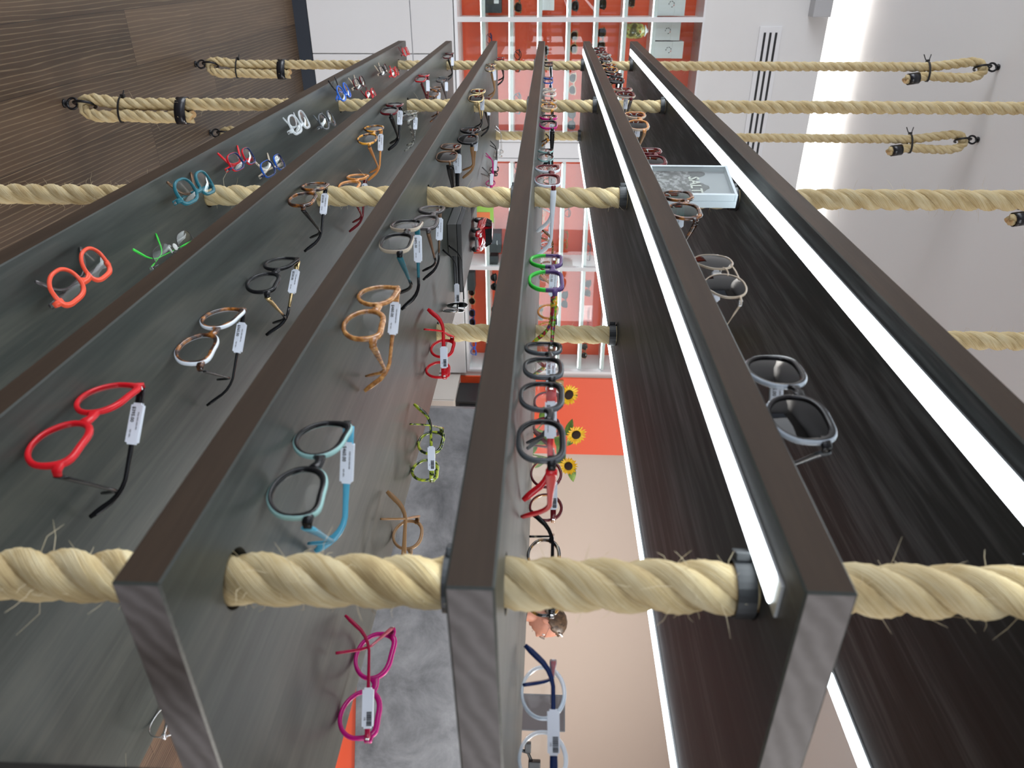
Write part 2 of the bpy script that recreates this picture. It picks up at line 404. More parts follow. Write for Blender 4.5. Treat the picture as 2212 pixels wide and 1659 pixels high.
# window walls: piers and spandrels only, the openings let in daylight
bm = bmesh.new()
box(bm, -6.5, 5.5, -4.15, -4.0, 3.1, 3.565); box(bm, -6.5, 5.5, -4.15, -4.0, 0, .35)
for x in (-6.5, -4.55, -1.75, 1.25, 4.2): box(bm, x, x + .3, -4.15, -4.0, .35, 3.1)
tag(obj('wall_front', bm, M_wallw), kind='structure')
bm = bmesh.new()
box(bm, 5.5, 5.65, -4.0, 9.2, 2.9, 3.565); box(bm, 5.5, 5.65, -4.0, 9.2, 0, .35); box(bm, 5.5, 5.65, 7.8, 9.2, .35, 2.9); box(bm, 5.5, 5.65, -4, .9, .35, 2.9)
tag(obj('wall_near', bm, M_wallw), kind='structure')

# base cabinets below the display
BC = [(-1.35, .53), (.53, 2.86)]
for k, (a, b_) in enumerate(BC):
    r = empty('base_cabinet', (XW, (a + b_) / 2, .086))
    tag(r, ['pale grey base cabinet with flat drawer front, left of the two', 'pale grey base cabinet with flat drawer front, right of the two beside the rope hooks'][k], 'cabinet', 'pale cabinets under the glazed display')
    h = (b_ - a) / 2
    bm = bmesh.new(); box(bm, .001, .03, -h, h, 0, .915); obj('body', bm, M_white, r)
    for z0, z1 in ((0.004, .648), (.654, .915)):
        bm = bmesh.new(); box(bm, .03, .05, -h + .003, h - .003, z0, z1, bev=.002); obj('drawer', bm, M_white, r)

# ---------------------------------------------------------------- glazed display cabinets
SHZ = [1.195, 1.373, 1.553, 1.736, 1.909, 2.088, 2.272]
POSTS = [-1.35, -.50, .334, 1.06, 1.21, 1.987, 2.845]
for (ya, yb, lab) in ((-1.35, 1.06, 'white glazed display cabinet with orange-red back and four white uprights, left of the wide joint'),
                      (1.21, 2.845, 'white glazed display cabinet with orange-red back, right one, next to the orange-red wall panel')):
    r = empty('display_cabinet', (XW, ya, 1.007)); tag(r, lab, 'display cabinet', 'glazed display cabinets on the end wall')
    L = yb - ya
    bm = bmesh.new(); box(bm, -.30, -.28, 0, L, 0, 1.563); obj('back_panel', bm, M_red, r)
    bm = bmesh.new(); box(bm, -.30, 0.012, -.02, L + .02, -.0, .02); box(bm, -.30, .012, -.02, L + .02, 1.55, 1.563)
    box(bm, -.28, .012, -.02, 0, .02, 1.55); box(bm, -.28, .012, L, L + .02, .02, 1.55); obj('case', bm, M_white, r)
    for y in POSTS:
        if ya + .05 < y < yb - .05:
            bm = bmesh.new(); box(bm, -.01, .016, y - ya - .014, y - ya + .014, .02, 1.55); box(bm, -.28, -.01, y - ya - .006, y - ya + .006, .02, 1.55); obj('upright', bm, M_white, r)
    for z in SHZ:
        bm = bmesh.new(); box(bm, -.279, -.012, 0.001, L - .001, z - 1.007 - .019, z - 1.007 + .005, bev=.002)
        s = obj('glass_shelf', bm, P('white_shelf', (.80, .84, .84), .25), r)
        if z > 1:
            bm = bmesh.new(); box(bm, -.026, -.0135, .02, L - .02, z - 1.007 - .024, z - 1.007 - .0192); obj('led_strip', bm, M_led2, s)
    ys = [y - ya for y in POSTS if ya - .01 < y < yb + .01]
    for a, b_ in zip(ys, ys[1:]):
        bm = bmesh.new(); box(bm, -.008, -.003, a + .016, b_ - .016, .022, 1.548); obj('glass_door', bm, M_pane, r)
bm = bmesh.new(); box(bm, -.3, .008, 1.084, 1.186, 1.007, 2.57); o = obj('trim_1', bm, M_white); o.location.x = XW; o['kind'] = 'structure'

# red wall panel + vent + box on end wall
tag(slab('wall_panel', XW + .012, XW + .03, 2.90, 3.634, .9, 2.75, M_red, None), 'orange-red wall panel behind the sunflowers', 'wall panel')
r = empty('air_vent', (XW, .37, 2.915)); tag(r, 'white linear air vent with three black slots high on the end wall', 'air vent')
bm = bmesh.new(); box(bm, 0, .012, 0, 1.0, 0, .138, bev=.003); obj('frame', bm, M_white, r)
for k in range(3):
    bm = bmesh.new(); box(bm, .0121, .0135, .035, .965, .028 + k * .035, .042 + k * .035); obj('slot', bm, M_black, r)
tag(slab('wall_box', XW, XW + .10, .02, .314, 3.198, 3.306, P('grey_plastic', (.45, .45, .46), .5), None, bev=.004), 'small grey box fixed high on the end wall above the vent', 'box')

# ---------------------------------------------------------------- shelves hung on the ropes
#            near-front, near-back, far-front, far-back (underside z), thickness
SH = {1: (.8765, .875, .8969, .8954, .0356), 2: (1.1139, 1.1125, 1.1207, 1.1194, .0292), 3: (1.3355, 1.3394, 1.3311, 1.335, .0314),
      4: (1.5428, 1.5532, 1.5541, 1.5645, .0315), 5: (1.7636, 1.7624, 1.7633, 1.7621, .0322), 6: (1.9857, 1.9776, 1.9795, 1.9715, .0349)}
XN, XF, YF, YB = -.333, -3.783, .335, .816
XNk = {3: -.324, 4: -.329, 5: -.334}
ROPES = {  # name: x at z=1.6, y, lean dx/dz, detail
    'A': (-.415, .416, -.0171, 2), 'B': (-1.472, .416, -.0145, 2), 'C': (-2.530, .416, -.0048, 1), 'D': (-3.572, .416, 0, 1),
    'A2': (-.415, .720, -.0100, 1), 'B2': (-1.472, .720, -.0063, 2), 'C2': (-2.530, .720, -.004, 1), 'D2': (-3.572, .720, .0065, 1)}
RR = .0205
def rope_xy(n, z):
    x, y, l, d = ROPES[n]; return x + l * (z - 1.6), y
def shelf_z(k, x, y, top=True):
    a, b_, c, d, th = SH[k]; u = (x - XN) / (XF - XN); v = (y - YF) / (YB - YF)
    z = (a * (1 - u) + c * u) * (1 - v) + (b_ * (1 - u) + d * u) * v
    return z + (th if top else 0)
S_LAB = {1: 'dark stained wood shelf, lowest of the six, with brightly coloured folded glasses', 2: 'dark stained wood shelf, second from the floor, with red and tortoise glasses',
         3: 'dark stained wood shelf, third from the floor, carrying the red toy car', 4: 'dark stained wood shelf at eye level, seen edge on',
         5: 'dark stained wood shelf, second from the top, with sunglasses and the photo block', 6: 'dark stained wood shelf, topmost of the six, light strips under it'}
for k in range(1, 7):
    xn = XNk.get(k, XN); th = SH[k][4]
    root = empty('shelf', (xn, YF, shelf_z(k, xn, YF, False))); tag(root, S_LAB[k], 'shelf', 'dark wood shelves hung on ropes')
    org = root.location.copy()
    bm = bmesh.new(); v = {}
    e = .0022
    pts = [(xn, YF), (xn, YB), (XF, YB), (XF, YF)]
    lo = [bm.verts.new(Vector((x, y, shelf_z(k, x, y, False))) - org) for x, y in pts]
    hi = [bm.verts.new(Vector((x, y, shelf_z(k, x, y, True))) - org) for x, y in pts]
    bm.faces.new(lo).material_index = 3; bm.faces.new(list(reversed(hi))).material_index = 0
    for i in range(4):
        j = (i + 1) % 4
        f = bm.faces.new((lo[i], hi[i], hi[j], lo[j])); f.material_index = [2, 1, 2, 1][i]
    bmesh.ops.recalc_face_normals(bm, faces=bm.faces[:])
    bmesh.ops.bevel(bm, geom=bm.edges[:], offset=.0016, segments=1, affect='EDGES')
    board = obj('board', bm, [W_top, W_edge, W_end, W_bot], root)
    # drill the rope holes
    cb = bmesh.new()
    for n in ROPES:
        zc = shelf_z(k, ROPES[n][0], ROPES[n][1]); x, y = rope_xy(n, zc)
        Mx = Matrix.Translation(Vector((x, y, zc - .015)) - org)
        bmesh.ops.create_cone(cb, cap_ends=True, segments=28, radius1=RR + .0035, radius2=RR + .0035, depth=.2, matrix=Mx)
    cut = obj('cutter', cb, W_bot, root)
    md = board.modifiers.new('holes', 'BOOLEAN'); md.operation = 'DIFFERENCE'; md.object = cut; md.solver = 'EXACT'
    bpy.context.view_layer.update(); dg = bpy.context.evaluated_depsgraph_get()
    me = D.meshes.new_from_object(board.evaluated_get(dg)); board.modifiers.clear(); board.data = me
    D.objects.remove(cut)
    # light strips under the board, front and rear
    if k >= 2:
        for (ya, yb, xe) in ((.360, .389, xn - .03), (.783, .811, xn - .012)):
            def zz(x, y): return shelf_z(k, x, y, False)
            ang = 0
            bm = bmesh.new(); s1 = []
            for x in (xe, XF + .055):
                zb = zz(x, ya)
                s1.append([Vector((x, ya, zb)) - org, Vector((x, yb, zz(x, yb))) - org, Vector((x, yb, zb - .0022)) - org, Vector((x, ya, zb - .0022)) - org])
            sweep(bm, s1); st = obj('led_strip', bm, M_alu, root)
            bm = bmesh.new(); s1 = []
            for x in (xe - .012, XF + .066):
                zb = zz(x, ya) - .0023
                s1.append([Vector((x, ya + .0005, zb)) - org, Vector((x, yb - .0005, zb)) - org, Vector((x, yb - .0030, zb - .0018)) - org, Vector((x, ya + .0030, zb - .0018)) - org])
            sweep(bm, s1); obj('diffuser', bm, M_led, st)

# ---------------------------------------------------------------- ropes
LAT = Vector((.5, .866, 0))      # side the loose tail lies on
def rope_path(n, zc=3.565):
    pts = []
    def at(z, off=0.0):
        x, y = rope_xy(n, z); return Vector((x, y, z)) + LAT * off
    # floor loop: tail end up, round the hook, back up the standing part
    pts += [at(.435, .043), at(.41, .042), at(.30, .043), at(.20, .038), at(.15, .042), at(.10, .038), at(.072, .022), at(.062, .004), at(.078, -.012), at(.12, -.012), at(.19, -.001), at(.25, 0)]
    z = .35
    while z < zc - .45: pts.append(at(z)); z += .1
    pts += [at(zc - .40), at(zc - .30, 0), at(zc - .20, -.012), at(zc - .11, -.022), at(zc - .078, -.012), at(zc - .066, .010), at(zc - .078, .030), at(zc - .12, .045), at(zc - .20, .046), at(zc - .30, .040), at(zc - .345, .048), at(zc - .40, .056)]
    return pts

def catmull(pts, step):
    out = []
    n = len(pts)
    for i in range(n - 1):
        p0 = pts[max(0, i - 1)]; p1 = pts[i]; p2 = pts[i + 1]; p3 = pts[min(n - 1, i + 2)]
        k = max(1, int((p2 - p1).length / step))
        for j in range(k):
            t = j / k
            out.append(.5 * ((2 * p1) + (p2 - p0) * t + (2 * p0 - 5 * p1 + 4 * p2 - p3) * t * t + (3 * p1 - p0 - 3 * p2 + p3) * t ** 3))
    out.append(pts[-1]); return out

PITCHL = .114
def rope_mesh(n, detail, origin):
    cl = catmull([p - origin for p in rope_path(n)], .007 if detail > 1 else .011)
    fr = frames_along(cl, Vector((1, 0, 0)))
    s = [0.0]
    for a, b_ in zip(cl, cl[1:]): s.append(s[-1] + (b_ - a).length)
    bm = bmesh.new(); uvl = bm.loops.layers.uv.new('UVMap')
    seg = 14 if detail > 1 else 10
    r0 = RR * .48; rs = RR * .545
    for st in range(3):
        rings = []
        for (p, t, nn, bb), d in zip(fr, s):
            a = 2 * math.pi * (d / PITCHL + st / 3.0)
            rad = nn * math.cos(a) + bb * math.sin(a)
            tang = (t + (bb * math.cos(a) - nn * math.sin(a)) * (2 * math.pi * r0 / PITCHL)).normalized()
            bn = tang.cross(rad).normalized(); c = p + rad * r0
            rings.append([bm.verts.new(c + (rad * math.cos(q) + bn * math.sin(q) * 1.06) * rs) for q in [2 * math.pi * k / seg for k in range(seg)]])
        for i in range(len(rings) - 1):
            for k in range(seg):
                f = bm.faces.new((rings[i][k], rings[i][(k + 1) % seg], rings[i + 1][(k + 1) % seg], rings[i + 1][k])); f.smooth = True
                for lp, (uu, vv) in zip(f.loops, ((s[i] * 1.0 + st * 3, k / seg), (s[i] + st * 3, (k + 1) / seg), (s[i + 1] + st * 3, (k + 1) / seg), (s[i + 1] + st * 3, k / seg))):
                    lp[uvl].uv = (uu, vv)
        f = bm.faces.new(list(reversed(rings[0]))); f.material_index = 1; f = bm.faces.new(rings[-1]); f.material_index = 1
    return bm, cl

def band(bm, c, t, lat, rx, ry, h, th=.0016, seg=24):
    """oval band round an axis t; lat = wide direction"""
    t = t.normalized(); lat = (lat - t * lat.dot(t)).normalized(); o_ = t.cross(lat); secs = []
    for k in range(seg):
        a = 2 * math.pi * k / seg; d = lat * math.cos(a) * rx + o_ * math.sin(a) * ry; dn = d.normalized()
        secs.append([c + d - t * h / 2, c + d + dn * th - t * h / 2, c + d + dn * th + t * h / 2, c + d + t * h / 2])
    sweep(bm, secs, closed=True)

R_LAB = {'A': 'thick twisted sisal rope nearest the camera, through the front of the shelf ends', 'B': 'twisted sisal rope, second from the camera in the front row',
         'C': 'twisted sisal rope, third from the camera in the front row, looped on a floor hook', 'D': 'twisted sisal rope farthest away in the front row, next to the far shelf ends',
         'A2': 'twisted sisal rope nearest the camera in the rear row', 'B2': 'twisted sisal rope in the rear row beside the red glasses', 'C2': 'twisted sisal rope, third of the rear row, mostly hidden behind a front rope',
         'D2': 'twisted sisal rope farthest away in the rear row, looped on a floor hook'}
ZC = 3.565
UPV = Vector((0, 0, 1))
def hook(where, n):
    """eye screw with an open hook on it; where = 'floor' or 'ceiling'"""
    z = 0 if where == 'floor' else ZC; s = 1 if where == 'floor' else -1
    x, y = rope_xy(n, z + s * .05); r = empty('eye_hook', (x, y, z))
    row = 'rear' if n.endswith('2') else 'front'; pos = {'A': 'nearest the camera', 'B': 'second from the camera', 'C': 'third from the camera', 'D': 'farthest away'}[n[0]]
    tag(r, f'black steel eye hook in the {where} holding the {row}-row rope {pos}', 'hook', 'black eye hooks of the ropes')
    bm = bmesh.new(); bmesh.ops.create_cone(bm, cap_ends=True, segments=16, radius1=.014, radius2=.012, depth=.006, matrix=Matrix.Translation((0, 0, s * .003)))
    tube(bm, [(0, 0, s * .004), (0, 0, s * .014)], .004)
    c = Vector((0, 0, s * .028)); tube(bm, [c + LAT * .018 * math.cos(a) + UPV * .018 * math.sin(a) for a in [2 * math.pi * k / 24 for k in range(25)]], .0042, up=Vector((.86, -.5, 0)), cap=False)
    obj('eye', bm, M_steel, r, True)
    perp = Vector((.866, -.5, 0)); bm = bmesh.new(); pts = []
    for k in range(28):
        a = R(-60 + 300 * k / 27)
        pts.append(Vector((0, 0, s * .070)) + perp * (.030 * math.sin(a)) * 1.0 + UPV * s * (.034 * -math.cos(a)) + LAT * .004 * math.sin(a * .5))
    tube(bm, pts, .0046, up=LAT); obj('open_ring', bm, M_steel, r, True)
for n, (x0, y0, lean, det) in ROPES.items():
    xb, yb = rope_xy(n, 0); org = Vector((xb, yb, 0))
    root = empty('rope', org); tag(root, R_LAB[n], 'rope', 'sisal ropes holding the shelves')
    bm, cl = rope_mesh(n, det, org); obj('twisted_strands', bm, [M_rope, M_cut], root)
    def at(z, off=0):
        x, y = rope_xy(n, z); return Vector((x, y, z)) + LAT * off - org
    # floor end: tape round both parts near the tail, zip tie near the loop
    bm = bmesh.new(); band(bm, at(.40, .0215), UPV, LAT, RR * 2.1, RR * 1.12, .036, .002, 32); obj('black_tape', bm, M_tape, root, True)
    bm = bmesh.new(); band(bm, at(.195, .019), UPV, LAT, RR * 2.05, RR * 1.15, .006, .002, 32); box(bm, -.006, .006, -.006, .006, -.005, .008, M=Matrix.Translation(at(.195, -.026)), bev=.001)
    tube(bm, [at(.197, -.03), at(.20, -.045)], .002); obj('cable_tie', bm, M_black, root)
    # ceiling end: tape only on the tail, zip tie round both
    bm = bmesh.new(); band(bm, at(ZC - .365, .0515), UPV + LAT * -.15, LAT, RR * 1.10, RR * 1.10, .045, .0015, 24); obj('black_tape', bm, M_tape, root, True)
    bm = bmesh.new(); band(bm, at(ZC - .305, .02), UPV, LAT, RR * 2.05, RR * 1.15, .008, .0025, 32); box(bm, -.006, .006, -.006, .006, -.006, .008, M=Matrix.Translation(at(ZC - .305, -.026)), bev=.001)
    for q in (-.012, .012): tube(bm, [at(ZC - .305 + q * .6, -.03), at(ZC - .305 + q * 1.3, -.055)], .0022)
    obj('cable_tie', bm, M_black, root)
    for k in (3, 4, 5, 6):
        z = shelf_z(k, *rope_xy(n, 1.6), False) - .0085; c = at(z); lz = .016
        bm = bmesh.new(); band(bm, c, UPV, LAT, RR * 1.05, RR * 1.05, .0145, .0014, 28)
        box(bm, -.0035, .0035, -.008, .008, -.006, .006, bev=.0012, M=Matrix.Translation(c - LAT * (RR * 1.05 + .0035)) @ Matrix.Rotation(R(60), 4, 'Z'))
        for q in range(9):
            a = R(-20 + q * 10) ; d = Vector((math.cos(a), -math.sin(a), 0))
        obj('hose_clamp', bm, P('black_clamp', (.008, .010, .012), .45), root)
    # loose fibres
    nf = {2: 900, 1: 260}[det]; bm = bmesh.new(); rnd = random.Random(hash(n) % 99 if False else ord(n[0]) * 7 + len(n))
    for i in range(nf):
        p = cl[rnd.randrange(10, len(cl) - 10)]; a = rnd.uniform(0, 6.283)
        d = Vector((math.cos(a), math.sin(a), 0)); p = p + d * RR * .93
        t2 = Vector((rnd.uniform(-1, 1), rnd.uniform(-1, 1), rnd.uniform(-1.6, 1.6))); L = rnd.choice((.008, .012, .018, .03, .012, .01)) * (1.25 if rnd.random() < .08 else .8)
        v1 = (d * .6 + t2 * .5).normalized(); v2 = (v1 + Vector((rnd.uniform(-1, 1), rnd.uniform(-1, 1), rnd.uniform(-1, 1))) * .7).normalized()
        tube(bm, [p - d * .002, p + v1 * L * .5, p + v1 * L * .5 + v2 * L * .3, p + v1 * L * .5 + v2 * L * .6], [.00022, .0002, .00016, .00008], seg=3, cap=False)
    tag(obj('loose_fibres', bm, M_fib, root), kind='stuff')
    for where in ('floor', 'ceiling'): hook(where, n)

# ---------------------------------------------------------------- eyeglasses
SHAPES = {  # lens height, superellipse exponent, outer-corner lift, taper to the chin, rim width, rim depth
    'rect': (.031, 3.4, .06, .06, .0026, .0045), 'sq': (.037, 3.0, .12, .14, .0046, .0058), 'wayf': (.0385, 2.9, .16, .24, .0052, .0055),
    'cat': (.0385, 2.35, .62, .16, .0050, .0055), 'round': (.045, 2.0, 0, 0, .0034, .005), 'panto': (.040, 2.3, .08, .22, .0038, .005),
    'oval': (.032, 2.2, .05, .05, .0024, .004), 'pilot': (.047, 2.3, .04, .32, .0016, .003), 'wire': (.036, 2.6, .05, .10, .0012, .002),
    'hex': (.041, 3.6, .20, .34, .0042, .006), 'rimless': (.031, 2.8, .05, .08, .0006, .0016), 'big': (.044, 2.6, .22, .22, .0050, .0055), 'shield': (.040, 3.2, .02, .10, .0024, .004)}
NSEG = 44
def lens_outline(a, b_, n, cat, tap, side):
    pts = []
    for k in range(NSEG):
        t = 2 * math.pi * k / NSEG; c, s = math.cos(t), math.sin(t)
        x = a * math.copysign(abs(c) ** (2 / n), c); z = b_ * math.copysign(abs(s) ** (2 / n), s)
        if z < 0: x *= 1 - tap * (z / b_) ** 2
        u = max(0, x / a * side)            # 1 at the temple side
        if z > 0: z += cat * b_ * u ** 2 * (z / b_)
        elif cat: z += cat * b_ * .45 * u ** 2 * .5
        u2 = max(0, -x / a * side)
        if tap: x += side * a * .10 * u2 * max(0, -z / b_)
        pts.append((x, z))
    return pts

def eyewear(name, label, group, cat, k, x, y, W, yaw, row, shape, mf, mo, mt, ml, tagk=None, phi=(42, 46), tip=None, th=.0085, hi=True, mlow=None, drop=3.0, mb=None, raise_z=None, tagpos=.016):
    lh, n, ct, tap, rt, rd = SHAPES[shape]
    root = empty(name); tag(root, label, cat, group)
    bridge = .0145 if shape in ('cat', 'big', 'round') else .017; ep = .0045
    a = (W - bridge - 2 * ep) / 4 - rt * .9; b_ = lh / 2
    cx = bridge / 2 + rt * .9 + a; zc = b_ + rt; zh = zc + b_ * (.52 + ct * .7)
    wrap = .9
    def bend(v): return Vector((v[0], v[1] + wrap * v[0] ** 2, v[2]))
    # --- front
    bm = bmesh.new(); outer_tops = []
    for side in (-1, 1):
        ol = lens_outline(a, b_, n, ct, tap, side); secs = []
        N = len(ol)
        for i, (px, pz) in enumerate(ol):
            qx, qz = ol[(i + 1) % N]; ox, oz = ol[i - 1]
            nx, nz = (qz - oz), -(qx - ox); l = math.hypot(nx, nz) or 1; nx /= l; nz /= l
            if nx * px + nz * pz < 0: nx, nz = -nx, -nz
            w_ = rt * (1 + .35 * max(0, nz) + (.5 * max(0, nx * side) * max(0, nz) if ct > .1 else 0))
            c = min(rt, rd) * .3; X = cx * side + px; Z = zc + pz; h = rd / 2
            prof = [(0, -h + c), (c, -h), (w_ - c, -h), (w_, -h + c), (w_, h - c), (w_ - c, h), (c, h), (0, h - c)]
            secs.append([bend((X + nx * u, v, Z + nz * u)) for u, v in prof])
        st = len(bm.faces); sweep(bm, secs, closed=True)
        bm.faces.ensure_lookup_table()
        for i in range(st, len(bm.faces)):
            f = bm.faces[i]; j = (i - st) % 8
            f.material_index = 1 if j in (3, 4, 5, 6, 2) else 0
            if mlow is not None and f.calc_center_median().z < zc: f.material_index = 2
    # bridge
    metal = shape in ('pilot', 'wire', 'rimless')
    zb = zc + b_ * (.40 if not metal else .35); hb = .0016 if metal else max(.0045, rt * 1.9)
    xb = bridge / 2 + (.006 if shape in ('rimless', 'wire', 'pilot') else .002)
    pb = [bend((xb * t, -.001 if abs(t) < .9 else 0, zb + .0028 * (1 - t * t))) for t in (-1, -.7, -.35, 0, .35, .7, 1)]
    flat_bar(bm, pb, [hb * q for q in (1.25, 1.05, .92, .88, .92, 1.05, 1.25)], [rd * .8] * 7)
    if shape == 'pilot':
        pb = [bend(((xb + .010) * t, -.001, zc + b_ * .86 + .001 * (1 - t * t))) for t in (-1, -.5, 0, .5, 1)]
        flat_bar(bm, pb, [.0018] * 5, [.0018] * 5)
    # end pieces reaching back to the hinges
    for side in (-1, 1):
        x0 = side * (cx + a * .90); x1 = side * (W / 2 - .0008); he = .0024 if metal else min(.009, rt * 1.9)
        yb = wrap * x0 * x0
        flat_bar(bm, [(x0, yb, zh), ((x0 + x1) / 2, yb + .0004, zh), (x1 - side * .0012, yb + .0016, zh), (x1, yb + .0068, zh)], [he * .9, he, he, he * .8], [rd * .8, rd * .75, .0032, .0028])
    mats = [mf, mo] + ([mlow] if mlow else [])
    fr = obj('frame', bm, mats, root, True)
    # --- lenses
    for side in (-1, 1):
        bm = bmesh.new(); ol = lens_outline(a + .0004, b_ + .0004, n, ct, tap, side)
        for s_, dy in ((-1, -.0009), (1, .0009)):
            c = bm.verts.new(bend((cx * side, dy - .0018, zc)))
            mid = [bm.verts.new(bend((cx * side + px * .6, dy - .0010, zc + pz * .6))) for px, pz in ol]
            ed = [bm.verts.new(bend((cx * side + px, dy * .5, zc + pz))) for px, pz in ol]
            for i in range(len(ol)):
                j = (i + 1) % len(ol)
                bm.faces.new((c, mid[i], mid[j]) if s_ < 0 else (c, mid[j], mid[i]))
                bm.faces.new((mid[i], ed[i], ed[j], mid[j]) if s_ < 0 else (mid[j], ed[j], ed[i], mid[i]))
        obj('lens', bm, ml, root, True)
    if metal or shape in ('oval', 'rect') and hi:
        bm = bmesh.new()
        for side in (-1, 1):
            c = Vector((side * (bridge / 2 + .0005), wrap * .0001 + .0065, zc + b_ * .02))
            tube(bm, [Vector((side * (bridge / 2 + .003), .001, zb - .002)), c + Vector((0, .001, .004)), c], .0005, seg=5)
            M = Matrix.Translation(c) @ Matrix.Rotation(R(side * 35), 4, 'Z') @ Matrix.Diagonal((.0012, .0035, .0062, 1))
            bmesh.ops.create_uvsphere(bm, u_segments=10, v_segments=6, radius=1, matrix=M)
        obj('nose_pads', bm, MATS['clear_lens'] if not metal else P('nose_pad_silicone', (.75, .75, .72), .3), root, True)
    # --- temples
    L1, L2 = .102, .044
    for side, ph in ((-1, phi[0]), (1, phi[1])):
        hx, hy, hz = side * (W / 2 - .0010), wrap * (cx + a * .9) ** 2 + .0070, zh
        if row == 'fold' and side == 1: hy += .0050
        d = Vector((-side * math.sin(R(ph)), math.cos(R(ph)), 0))
        bd = 48; dr = drop
        # slope so that the tip touches the shelf
        if row != 'fold':
            for _ in range(30):
                zt = hz - L1 * math.sin(R(dr)) - L2 * math.sin(R(dr + bd) * 1.0)
                dr += (zt - .0018) * 250 * .5
                dr = max(-6, min(dr, 14))
            zt = hz - L1 * math.sin(R(dr)) - L2 * math.sin(R(dr + bd))
            if abs(zt - .0018) > .002: bd += (zt - .0018) / L2 * 60
        pts = []; K = 9
        for i in range(K): s_ = L1 * i / (K - 1) * .93; pts.append(Vector((hx, hy, hz)) + d * s_ * math.cos(R(dr)) - UPV * s_ * math.sin(R(dr)))
        for i in range(1, 7):
            aa = dr + bd * min(1, i / 4); stp = (L2 + L1 * .07) / 6
            pts.append(pts[-1] + d * stp * math.cos(R(aa)) - UPV * stp * math.sin(R(aa)))
        m_ = len(pts)
        if metal: hts = [.003] * 3 + [.0015] * (m_ - 8) + [.002, .003, .004, .0045, .004]; tt = [.0012] * (m_ - 5) + [.0022] * 5
        else: hts = [th, th, th * .95, th * .85, th * .72, th * .62, th * .56, th * .52, th * .52] + [th * q for q in (.56, .62, .7, .76, .74, .5)]; tt = [.0030] * m_
        ns = UPV
        if tip is None:
            bm = bmesh.new(); flat_bar(bm, pts, hts, tt); tp = obj('temple', bm, mt, root, True)
        else:
            bm = bmesh.new(); q = 7; flat_bar(bm, pts[:q + 1], hts[:q + 1], tt[:q + 1]); tp = obj('temple', bm, mt, root, True)
            bm = bmesh.new(); flat_bar(bm, pts[q:], [h * 1.06 for h in hts[q:]], [t_ * 1.15 for t_ in tt[q:]]); obj('temple_tip', bm, tip, tp, True)
        if hi:
            bm = bmesh.new(); box(bm, -.0022, .0012, -.0035, .0035, -.0022, .0022, bev=.0005, M=Matrix.Translation(Vector((hx - side * .0012, hy - .001, hz))))
            obj('hinge', bm, M_chrome, tp)
        # --- price tag on the first temple
        if tagk and side == -1:
            u = (pts[K - 1] - pts[0]).normalized(); nrm = u.cross(UPV).normalized(); vz = nrm.cross(u) * -1 if nrm.cross(u).z < 0 else nrm.cross(u)
            c = pts[0] + u * (tagpos + .0215); th_ = max(.0125, th + .002) if not metal else .011
            M = Matrix((u, vz, u.cross(vz))).transposed().to_4x4(); M.translation = c
            bm = bmesh.new(); t_ = .0024
            secs = []
            for s_ in (-1, 1):
                pass
            b2 = bmesh.new(); vs = box(b2, -.0215, .0215, -th_ / 2, th_ / 2, -t_, t_)
            bmesh.ops.bevel(b2, geom=[e for e in b2.edges if abs((e.verts[0].co - e.verts[1].co).z) > .001], offset=.0022, segments=3, affect='EDGES')
            for v in b2.verts: v.co = M @ v.co
            me_ = D.meshes.new('price_tag'); b2.to_mesh(me_); b2.free(); me_.materials.append(M_tag); bm.free()
            tg = D.objects.new('price_tag', me_); COL.objects.link(tg); tg.parent = tp
            if hi:
                bm = bmesh.new()
                for s_ in (1, -1):
                    ux = u * s_; zz = ux.cross(vz)
                    Mf = Matrix((ux, vz, zz)).transposed().to_4x4(); Mf.translation = c + zz * (t_ + .00015)
                    if tagk == 'bar':
                        rnd = random.Random(5); xx = -.0165 if s_ > 0 else .004
                        while xx < (.0 if s_ > 0 else .0185):
                            w_ = rnd.choice((.0004, .0007, .001)); box(bm, xx, xx + w_, -.001, .0048, -.0001, .0001, M=Mf); xx += w_ + rnd.choice((.0004, .0006))
                        add_text(bm, '175', .0026, Mf @ Matrix.Translation((-.008 if s_ > 0 else .011, -.0032, 0)), ext=.00008)
                    else:
                        add_text(bm, tagk, .0050, Mf @ Matrix.Translation((-.0095, -.0028, 0)), True, ext=.00008)
                        add_text(bm, '0000 0000 0000 000', .0022, Mf @ Matrix.Translation((-.003, .0028, 0)), ext=.00006)
                        add_text(bm, 'REF 0001', .0022, Mf @ Matrix.Translation((.0105, -.0028, 0)), ext=.00006)
                obj('tag_print', bm, M_ink, tg)
    # --- stand it on the shelf
    rz = R(yaw + (180 if row == 'r' else 0)); Mr = Matrix.Rotation(rz, 4, 'Z')
    if row == 'fold': Mr = Mr @ Matrix.Rotation(R(-68), 4, 'X')
    anchor = Mr @ Vector((0, wrap * (cx + a) ** 2 + .004, zh))
    bpy.context.view_layer.update()
    root.matrix_world = Matrix.Identity(4)
    zmin = 1e9; zl = []
    def walk(o):
        for c in o.children:
            if c.type == 'MESH':
                for v in c.data.vertices: zl.append((Mr @ v.co).z)
            walk(c)
    bpy.context.view_layer.update(); walk(root); zmin = min(zl)
    zt = shelf_z(k, x, y) if raise_z is None else raise_z
    Mw = Matrix.Translation((x - anchor.x, y - anchor.y, zt - zmin + .0003)) @ Mr
    root.matrix_world = Mw
    return root

SG = {1: 'folded eyeglasses on the lowest shelf', 2: 'eyewear on the second shelf from the floor', 3: 'eyewear on the third shelf from the floor',
      4: 'eyewear on the eye-level shelf', 5: 'sunglasses on the second shelf from the top'}
CL = M_lens; EG, SGs = 'eyeglasses', 'sunglasses'
fb = F_black
